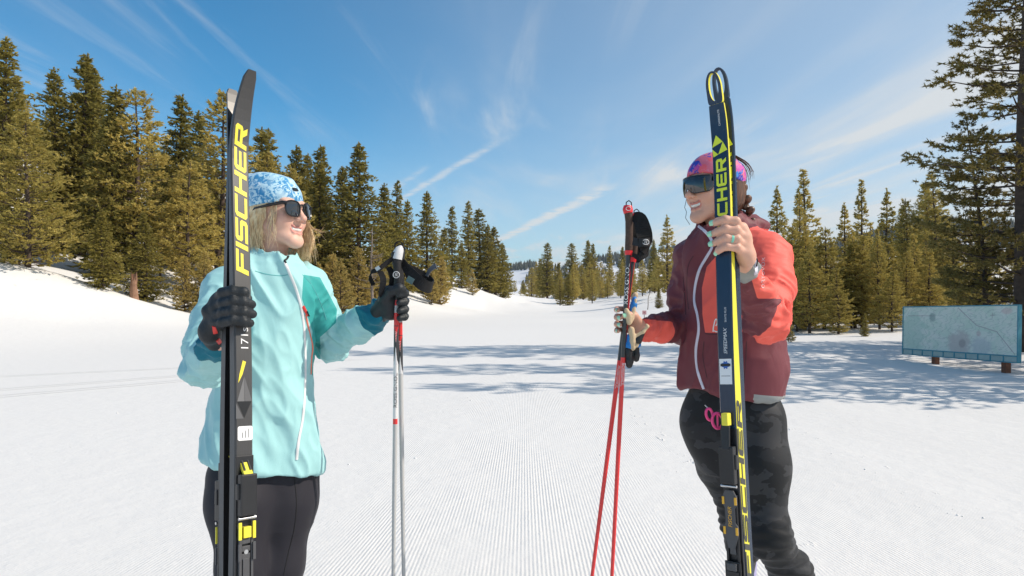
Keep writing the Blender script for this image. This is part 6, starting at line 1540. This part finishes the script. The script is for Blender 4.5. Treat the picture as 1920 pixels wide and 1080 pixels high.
for o_, Lx in ((o1, La), (o2, Lb)):
    wrap_text(o_, Lx, 'ROSSIGNOL', 0.0145, hr(705), m_wht, sx=0.95, ang0=-90, dn=-1)
    mb = MB(); r = 0.0084; z0, z1 = hr(676), hr(470); pts = []
    for z in np.linspace(z0, z1, 6):
        for a in np.linspace(-40, 10, 5): pts.append((r * math.cos(R(a)), r * math.sin(R(a)), z))
    mb.add(pts, [(i * 5 + j, i * 5 + j + 1, (i + 1) * 5 + j + 1, (i + 1) * 5 + j) for i in range(5) for j in range(4)]); mb.build('red_stripe', m_redp, o_, True)
wrap_text(o1, La, 'ROSSIGNOL', 0.018, hr(535), m_wht, sx=1.35, ang0=-100)
# a pair of gloves carried in the same hand
m_tan = simple('tan_goatskin', (0.62, 0.47, 0.30), 0.7, 0, .4, 50, .18, .5, 250); m_blue = simple('blue_glove_cloth', (0.02, 0.20, 0.56), 0.6, 0, .4, 90, .3)
def glove_thing(label, ox, oy, od, mirror, grp='tan and blue gloves held with the red poles'):
    o = empty('glove', P(1190 + ox, 610 + oy, 2.17 + od)); tag(o, label, 'glove', grp)
    q = lambda px, py, d=0.0: P(px + ox, py + oy, 2.17 + od + d)
    def part(name, chains, mat, h=0.0028, ns=0.002):
        lo = np.min([np.array(p) for ch, rr, k in chains for p in ch], 0) - .035; hi = np.max([np.array(p) for ch, rr, k in chains for p in ch], 0) + .035
        f = Field(lo, hi, h)
        for ch, rr, k in chains: f.chain(ch, rr, k)
        V, Q = f.mesh(); N = vnormals(V, Q); V = V + N * (ns * noise3(V * 70, 3))[:, None]; return put(name, V, Q, mat, o)
    if not mirror:
        part('palm', [([q(1184, 618), q(1186, 640), q(1186, 652)], [.010, .0105, .009], .006), ([q(1190, 632), q(1206, 622), q(1214, 612), q(1212, 609)], [.0065, .006, .0055, .004], .004), ([q(1188, 650), q(1194, 648), q(1205, 628)], [.0055, .005, .004], .003)], m_tan)
        part('cuff_lining', [([q(1190, 636, .004), q(1196, 638, .004), q(1206, 622, .004)], [.010, .012, .008], .008)], m_bind)
        part('thumb', [([q(1180, 604), q(1178, 592), q(1175, 582)], [.009, .010, .008], .005), ([q(1184, 598, .004), q(1188, 580, .006), q(1192, 562, .008)], [.008, .006, .005], .006)], m_tan)
        part('back_of_hand', [([q(1180, 632, .006), q(1179, 648, .006), q(1180, 655, .006)], [.011, .012, .011], .008)], m_blue)
        part('thumb_back', [([q(1184, 585, .010), q(1188, 572, .012), q(1190, 560, .013)], [.009, .010, .007], .008)], m_blue)
        part('finger', [([q(1178, 656, .004), q(1180, 676, .002), q(1180, 684, 0)], [.012, .0125, .011], .006)], m_bind)
    else:
        part('palm', [([q(1192, 640), q(1194, 650)], [.012, .010], .01)], m_tan); part('thumb', [([q(1188, 560), q(1191, 553)], [.010, .009], .01)], m_tan)
        part('back_of_hand', [([q(1196, 640, -.006), q(1197, 647, -.006)], [.010, .009], .008)], m_blue)
        part('finger', [([q(1192, 652, 0), q(1192, 666, 0), q(1193, 673, 0)], [.012, .012, .010], .006)], m_bind)
glove_thing('tan leather ski glove with blue back hanging in front, black fingers down', 0, 0, 0, False)
glove_thing('second tan and blue glove mostly hidden behind the first', 0, 0, 0.035, True)
# pink clip dangling at the hem, in front of the ski binding
m_pink = simple('hot_pink_plastic', (0.86, 0.06, 0.24), 0.35); o = empty('pink_clip', P(1340, 785, 1.69))
tag(o, 'hot pink looped strap clip dangling beside the navy ski binding', 'clip')
def oval(c, rx, rz, tilt, r, n=22, d=0.0):
    return [P(c[0] + rx * math.cos(a) * math.cos(tilt) - rz * math.sin(a) * math.sin(tilt), c[1] + rx * math.cos(a) * math.sin(tilt) + rz * math.sin(a) * math.cos(tilt), 1.69 + d) for a in np.linspace(0, 6.283, n)]
mb = MB(); mb.tube(oval((1330, 777), 6, 11, -0.2, .003), 0.0034, 8, cap=False); put_mb(mb, 'loop', m_pink, o)
mb = MB(); mb.tube(oval((1345, 789), 9.5, 14.5, -0.15, .003, d=-.008), 0.0036, 8, cap=False); mb.tube([P(1345, 776, 1.682), P(1346, 802, 1.682)], .0026, 8); put_mb(mb, 'loop', m_pink, o)
mb = MB(); mb.tube([P(1345, 800, 1.684), P(1356, 806, 1.69), P(1364, 816, 1.70), P(1366, 824, 1.705)], [.0025, .0022, .002, .002], 6); mb.tube([P(1322, 760, 1.75), P(1330, 767, 1.70)], .0012, 5); put_mb(mb, 'cord', m_gripw, o)
# ================================================================== MAP BOARD, FAR SKIER, TRAIL MARKER
BL, BR, TL = Vector((8.50, 14.85, 0.125)), Vector((8.93, 12.03, 0.183)), Vector((8.50, 15.10, 1.162))
ex = (BR - BL); Wd = ex.length; ex.normalize(); ey = TL - BL; ey = ey - ex * ey.dot(ex); Ht = ey.length; ey.normalize(); ez = ex.cross(ey)
if ez.x > 0: ez = -ez                                                 # the face looks at the trail
Mb_ = Matrix((ex, ey, ez)).transposed().to_4x4(); Mb_.translation = BL
board = empty('map_board'); board.matrix_world = Mb_
tag(board, 'leaning trail map board with blue frame standing low in the snow', 'sign')
m_blueF = simple('blue_frame_paint', (0.075, 0.28, 0.34), 0.5, 0, .4, 8, .15)
m_map, nt, b = new_mat('printed_map'); b.inputs['Roughness'].default_value = 0.35
ob = nt.n('TexCoord').outputs['Object']; sp = nt.n('SeparateXYZ', {0: ob})
n_ = nt.noise(nt.map(ob, sc=(1, 1.8, 1)), 3.2, 6, 0.65, 0.8).outputs[0]
c = nt.mix(nt.ss(n_, 0.35, 0.65), (0.58, 0.69, 0.57), (0.72, 0.75, 0.66))
wv = nt.n('TexWave', {'Vector': nt.map(ob, rot=(0, 0, R(12)), sc=(0.7, 2.2, 1)), 'Scale': 2.6, 'Distortion': 16.0, 'Detail': 5.0, 'Detail Scale': 1.3}).outputs['Fac']
c = nt.mix(nt.math('MULTIPLY', nt.ss(wv, 0.86, 0.97), 0.30), c, (0.20, 0.30, 0.27))      # contour shading and trails
def spot(cx, cy, r, colr, base, amt, asp=1.0):
    d = nt.math('SQRT', nt.math('ADD', nt.math('POWER', nt.math('SUBTRACT', sp.outputs[0], cx), 2.0), nt.math('POWER', nt.math('MULTIPLY', nt.math('SUBTRACT', sp.outputs[1], cy), asp), 2.0)))
    d = nt.math('ADD', d, nt.math('MULTIPLY', nt.math('SUBTRACT', n_, 0.5), r * 1.2))
    return nt.mix(nt.math('MULTIPLY', nt.ss(d, r, r * 0.55), amt), base, colr)
c = spot(1.55, 0.27, 0.34, (0.52, 0.47, 0.44), c, 0.8); c = spot(2.05, 0.25, 0.28, (0.52, 0.55, 0.55), c, 0.7); c = spot(1.62, 0.30, 0.10, (0.28, 0.24, 0.24), c, 0.6)
c = spot(0.85, 0.82, 0.11, (0.16, 0.27, 0.26), c, 0.6); c = spot(2.6, 0.93, 0.16, (0.62, 0.42, 0.38), c, 0.5, 2.0); c = spot(2.0, 0.5, 0.07, (0.50, 0.36, 0.36), c, 0.5); c = spot(0.25, 0.5, 0.5, (0.36, 0.55, 0.46), c, 0.5)
def mline(x0, y0, x1, y1, w):
    global c
    L = math.hypot(x1 - x0, y1 - y0); m = nt.n('Mapping', {'Vector': ob, 'Location': (x0, y0, 0), 'Rotation': (0, 0, math.atan2(y1 - y0, x1 - x0))}, vector_type='TEXTURE').outputs[0]; s2 = nt.n('SeparateXYZ', {0: m})
    k = nt.math('MULTIPLY', nt.math('LESS_THAN', nt.math('ABSOLUTE', s2.outputs[1]), w), nt.math('MULTIPLY', nt.math('GREATER_THAN', s2.outputs[0], 0.0), nt.math('LESS_THAN', s2.outputs[0], L)))
    c = nt.mix(nt.math('MULTIPLY', k, 0.7), c, (0.30, 0.27, 0.27))
mline(1.5, 1.0, 1.95, 0.66, 0.008); mline(1.95, 0.66, 2.4, 0.55, 0.008); mline(2.4, 0.55, 2.78, 0.16, 0.008); mline(0.15, 0.84, 0.9, 0.84, 0.006); mline(2.3, 0.80, 2.3, 0.90, 0.006); mline(2.25, 0.85, 2.35, 0.85, 0.006)
nt.t.links.new(c, b.inputs['Base Color'])
fr = 0.022; st = 0.125
def bb(name, lo, hi, mat, bev=0.004): mb = MB(); mb.box(lo, hi, bev); return mb.build(name, mat, board)
bb('map_panel', (0.02, st + 0.01, -0.02), (Wd - 0.02, Ht - 0.02, 0.012), m_map, 0)
bb('backing', (0.02, 0.02, -0.05), (Wd - 0.02, Ht - 0.02, -0.021), simple('board_backing', (0.20, 0.15, 0.11), 0.8), 0)
bb('frame_bar', (0, Ht - fr, -0.055), (Wd, Ht, 0.024), m_blueF); bb('frame_bar', (0, 0, -0.055), (Wd, fr * .8, 0.024), m_blueF)
bb('frame_bar', (0, fr * .8 + .001, -0.055), (fr, Ht - fr - .001, 0.024), m_blueF); bb('frame_bar', (Wd - fr, fr * .8 + .001, -0.055), (Wd, Ht - fr - .001, 0.024), m_blueF)
bb('frame_bar', (fr + .001, st - 0.012, -0.02), (Wd - fr - .001, st + 0.012, 0.021), m_blueF)
m_cell = simple('legend_panel', (0.34, 0.45, 0.42), 0.4, 0, .5, 14, .12)
for i in range(10):
    x0 = fr + (Wd - 2 * fr) * i / 10; x1 = fr + (Wd - 2 * fr) * (i + 1) / 10
    bb('legend_panel', (x0 + 0.012, fr * .8 + .002, -0.018), (x1 - 0.012, st - .0135, 0.010), m_cell, 0.002)
    if i: bb('divider', (x0 - 0.0115, fr * .8 + .002, -0.018), (x0 + 0.0115, st - .0135, 0.019), m_blueF, 0.002)
m_post = simple('cedar_post', (0.20, 0.085, 0.05), 0.8, 0, .3, 12, .25, .5, 40)
for t in (0.27, 0.86):
    p = BL + ex * Wd * t - ez * 0.14; mb = MB(); mb.box((p.x - .05, p.y - .06, gz(p.x, p.y) - 0.25), (p.x + .05, p.y + .06, 0.95), 0.01)
    o = mb.build('post', m_post, board, False, Mb_.inverted())
# crumbs of snow thrown up along the edges of the groomer's passes
rc_ = np.random.default_rng(21); bmc = bmesh.new(); bmesh.ops.create_icosphere(bmc, subdivisions=1, radius=1.0); IV = np.array([v.co[:] for v in bmc.verts]); IF = np.array([[v.index for v in f.verts] for f in bmc.faces]); bmc.free()
cv, cf = [], []; k_ = 0
for i in range(130):
    u = rc_.random()
    if u < 0.55: x_, y_ = rc_.choice([1.36, 2.78, -0.70]) + rc_.normal(0, 0.07), rc_.uniform(3.0, 13.0)
    else: x_, y_ = rc_.uniform(-5, 6), rc_.uniform(3.0, 12.0)
    x_ += 0.10 * math.sin(y_ * 0.9); sz = 0.003 + 0.010 * rc_.random() ** 3
    pv = IV * (sz * rc_.uniform(.6, 1.3, (len(IV), 1))) * np.array([1, 1, 0.75]) + np.array([x_, y_, 0.0]); cv.append(pv); cf.append(IF + k_ * len(IV)); k_ += 1
cv = np.concatenate(cv); ctr = cv.reshape(k_, len(IV), 3).mean(1); zz_ = ground(ctr[:, 0], ctr[:, 1]); cv[:, 2] += np.repeat(zz_, len(IV)) + 0.002
oc = link('snow_crumbs', np_mesh('snow_crumbs', cv, np.concatenate(cf)), simple('loose_snow', (0.76, 0.755, 0.74), 0.8, 0, .2), None, True); tag(oc, 'small crumbs of snow scattered over the groomed trail', 'snow', None, 'stuff')
# far skier, a few pixels tall
d = 205.0; p = P(997, 570, d); zg = gz(p.x, d); sk = empty('person', (p.x, d, zg)); tag(sk, 'tiny distant skier in dark clothes at the end of the trail', 'person')
f = Field((p.x - .7, d - .7, zg - .02), (p.x + .7, d + .7, zg + 1.85), 0.022); c0 = Vector((p.x, d, zg))
for s in (-1, 1):
    f.chain([c0 + Vector((s * .09, 0, .85)), c0 + Vector((s * .11, -.08 * s, .47)), c0 + Vector((s * .12, .06 * s, .06))], [.09, .07, .05], .03); f.cone(c0 + Vector((s * .12, .06 * s, .05)), c0 + Vector((s * .13, .06 * s - .16, .04)), .05, .04, .02)
    f.chain([c0 + Vector((s * .19, 0, 1.36)), c0 + Vector((s * .27, -.05, 1.10)), c0 + Vector((s * .24, -.25, 1.0))], [.06, .05, .04], .03)
f.chain([c0 + Vector((0, 0, .88)), c0 + Vector((0, -.02, 1.15)), c0 + Vector((0, -.03, 1.36))], [.14, .14, .15], .06); f.cone(c0 + Vector((0, -.03, 1.4)), c0 + Vector((0, -.04, 1.52)), .06, .055, .03); f.ell(c0 + Vector((0, -.05, 1.63)), (.085, .105, .12), .02)
V, Q = f.mesh(); m, nt, b = new_mat('distant_skier_clothes'); z = nt.n('SeparateXYZ', {0: nt.n('NewGeometry').outputs['Position']}).outputs[2]
nt.t.links.new(nt.mix(nt.math('GREATER_THAN', z, zg + .9), (0.02, 0.02, 0.025), (0.30, 0.06, 0.07)), b.inputs['Base Color']); put('body', V, Q, m, sk)
# little pink trail marker on the right bank
p = P(1208, 606, 46.0); mk = empty('trail_marker', (p.x, p.y, gz(p.x, p.y))); tag(mk, 'small faded pink square trail marker on a thin stake above the carried gloves', 'sign')
mb = MB(); mb.box((-0.02, -0.02, -0.2), (0.02, 0.02, 0.36), 0.004); mb.build('stake', m_grey, mk); mb = MB(); mb.box((-0.14, -0.035, 0.36), (0.14, -0.021, 0.64), 0.006); pl_ = mb.build('plate', simple('faded_pink', (0.70, 0.40, 0.40), 0.6), mk)
mb = MB(); mb.box((-0.05, -0.040, 0.45), (0.05, -0.0355, 0.55), 0.004); mb.build('plate_mark', simple('marker_print', (0.50, 0.20, 0.22), 0.6), mk)
# ------------------------------------------------------------------ the air: far hills fade slightly
hz_m = bpy.data.materials.new('haze'); hz_m.use_nodes = True; t_ = hz_m.node_tree; t_.nodes.clear()
vp = t_.nodes.new('ShaderNodeVolumePrincipled'); vp.inputs['Color'].default_value = (0.80, 0.88, 1.0, 1); vp.inputs['Density'].default_value = 0.00012; vp.inputs['Anisotropy'].default_value = 0.2
om = t_.nodes.new('ShaderNodeOutputMaterial'); t_.links.new(vp.outputs[0], om.inputs['Volume'])
mb = MB(); mb.box((-2750, -90, -30), (2750, 4350, 170)); hzo = mb.build('haze', hz_m); tag(hzo, 'thin bluish air over the whole valley', None, None, 'stuff')

# ------------------------------------------------------------------ small pieces belong to the part they sit on (thing > part > sub-part)
bpy.context.view_layer.update()
def base(o): return o.name.split('.')[0]
def under(root, part, names):
    host = next((c for c in root.children if base(c) == part), None)
    if host is None: return
    for c in [c for c in root.children if base(c) in names]:
        mw = c.matrix_world.copy(); c.parent = host; c.matrix_parent_inverse = host.matrix_world.inverted(); c.matrix_world = mw
for w in (WL, WR):
    under(w, 'jacket', ('front_zip', 'pocket_zip', 'pocket_zip_garage', 'pocket_zip_puller', 'zip_puller', 'hem_band', 'jacket_logo', 'sleeve_zip', 'sleeve_zip_puller', 'lettering'))
    jk = next(c for c in w.children if base(c) == 'jacket')
    under(w, 'hat', ('hat_label',)); under(w, 'sunglasses', ('lens', 'lens_rim', 'temple_arm')); under(w, 'shield_glasses', ('top_rim', 'lower_rim', 'temple_arm', 'glasses_cord'))
    under(w, 'body', ('teeth', 'fingernail', 'ring')); under(w, 'glove', ('glove_tab',))
    for c in [c for c in w.children if base(c) == 'seam']:
        host = jk if c.data.materials[0].name.split('.')[0] in ('aqua_seam', 'maroon_seam') else next(q for q in w.children if base(q) == 'leggings')
        mw = c.matrix_world.copy(); c.parent = host; c.matrix_parent_inverse = host.matrix_world.inverted(); c.matrix_world = mw
for o_ in (oA, oB, o1, o2):
    under(o_, 'grip', ('grip_cap', 'grip_collar', 'grip_emblem', 'top_loop')); under(o_, 'shaft', ('lettering', 'red_arrow', 'red_stripe', 'white_arrow', 'script_print')); under(o_, 'wrist_strap', ('strap_tail', 'strap_badge', 'strap_loop', 'strap_buckle', 'strap_tab', 'strap_lower', 'strap_emblem'))
for o_ in (skiL1, skiL2, skiR1, skiR2):
    under(o_, 'sticker', ('sticker_emblem', 'sticker_writing', 'sticker_banner')); under(o_, 'ski_body', ('lettering', 'grey_facet', 'triangle_emblem', 'yellow_slash', 'yellow_bar'))
under(mk, 'plate', ('plate_mark',))
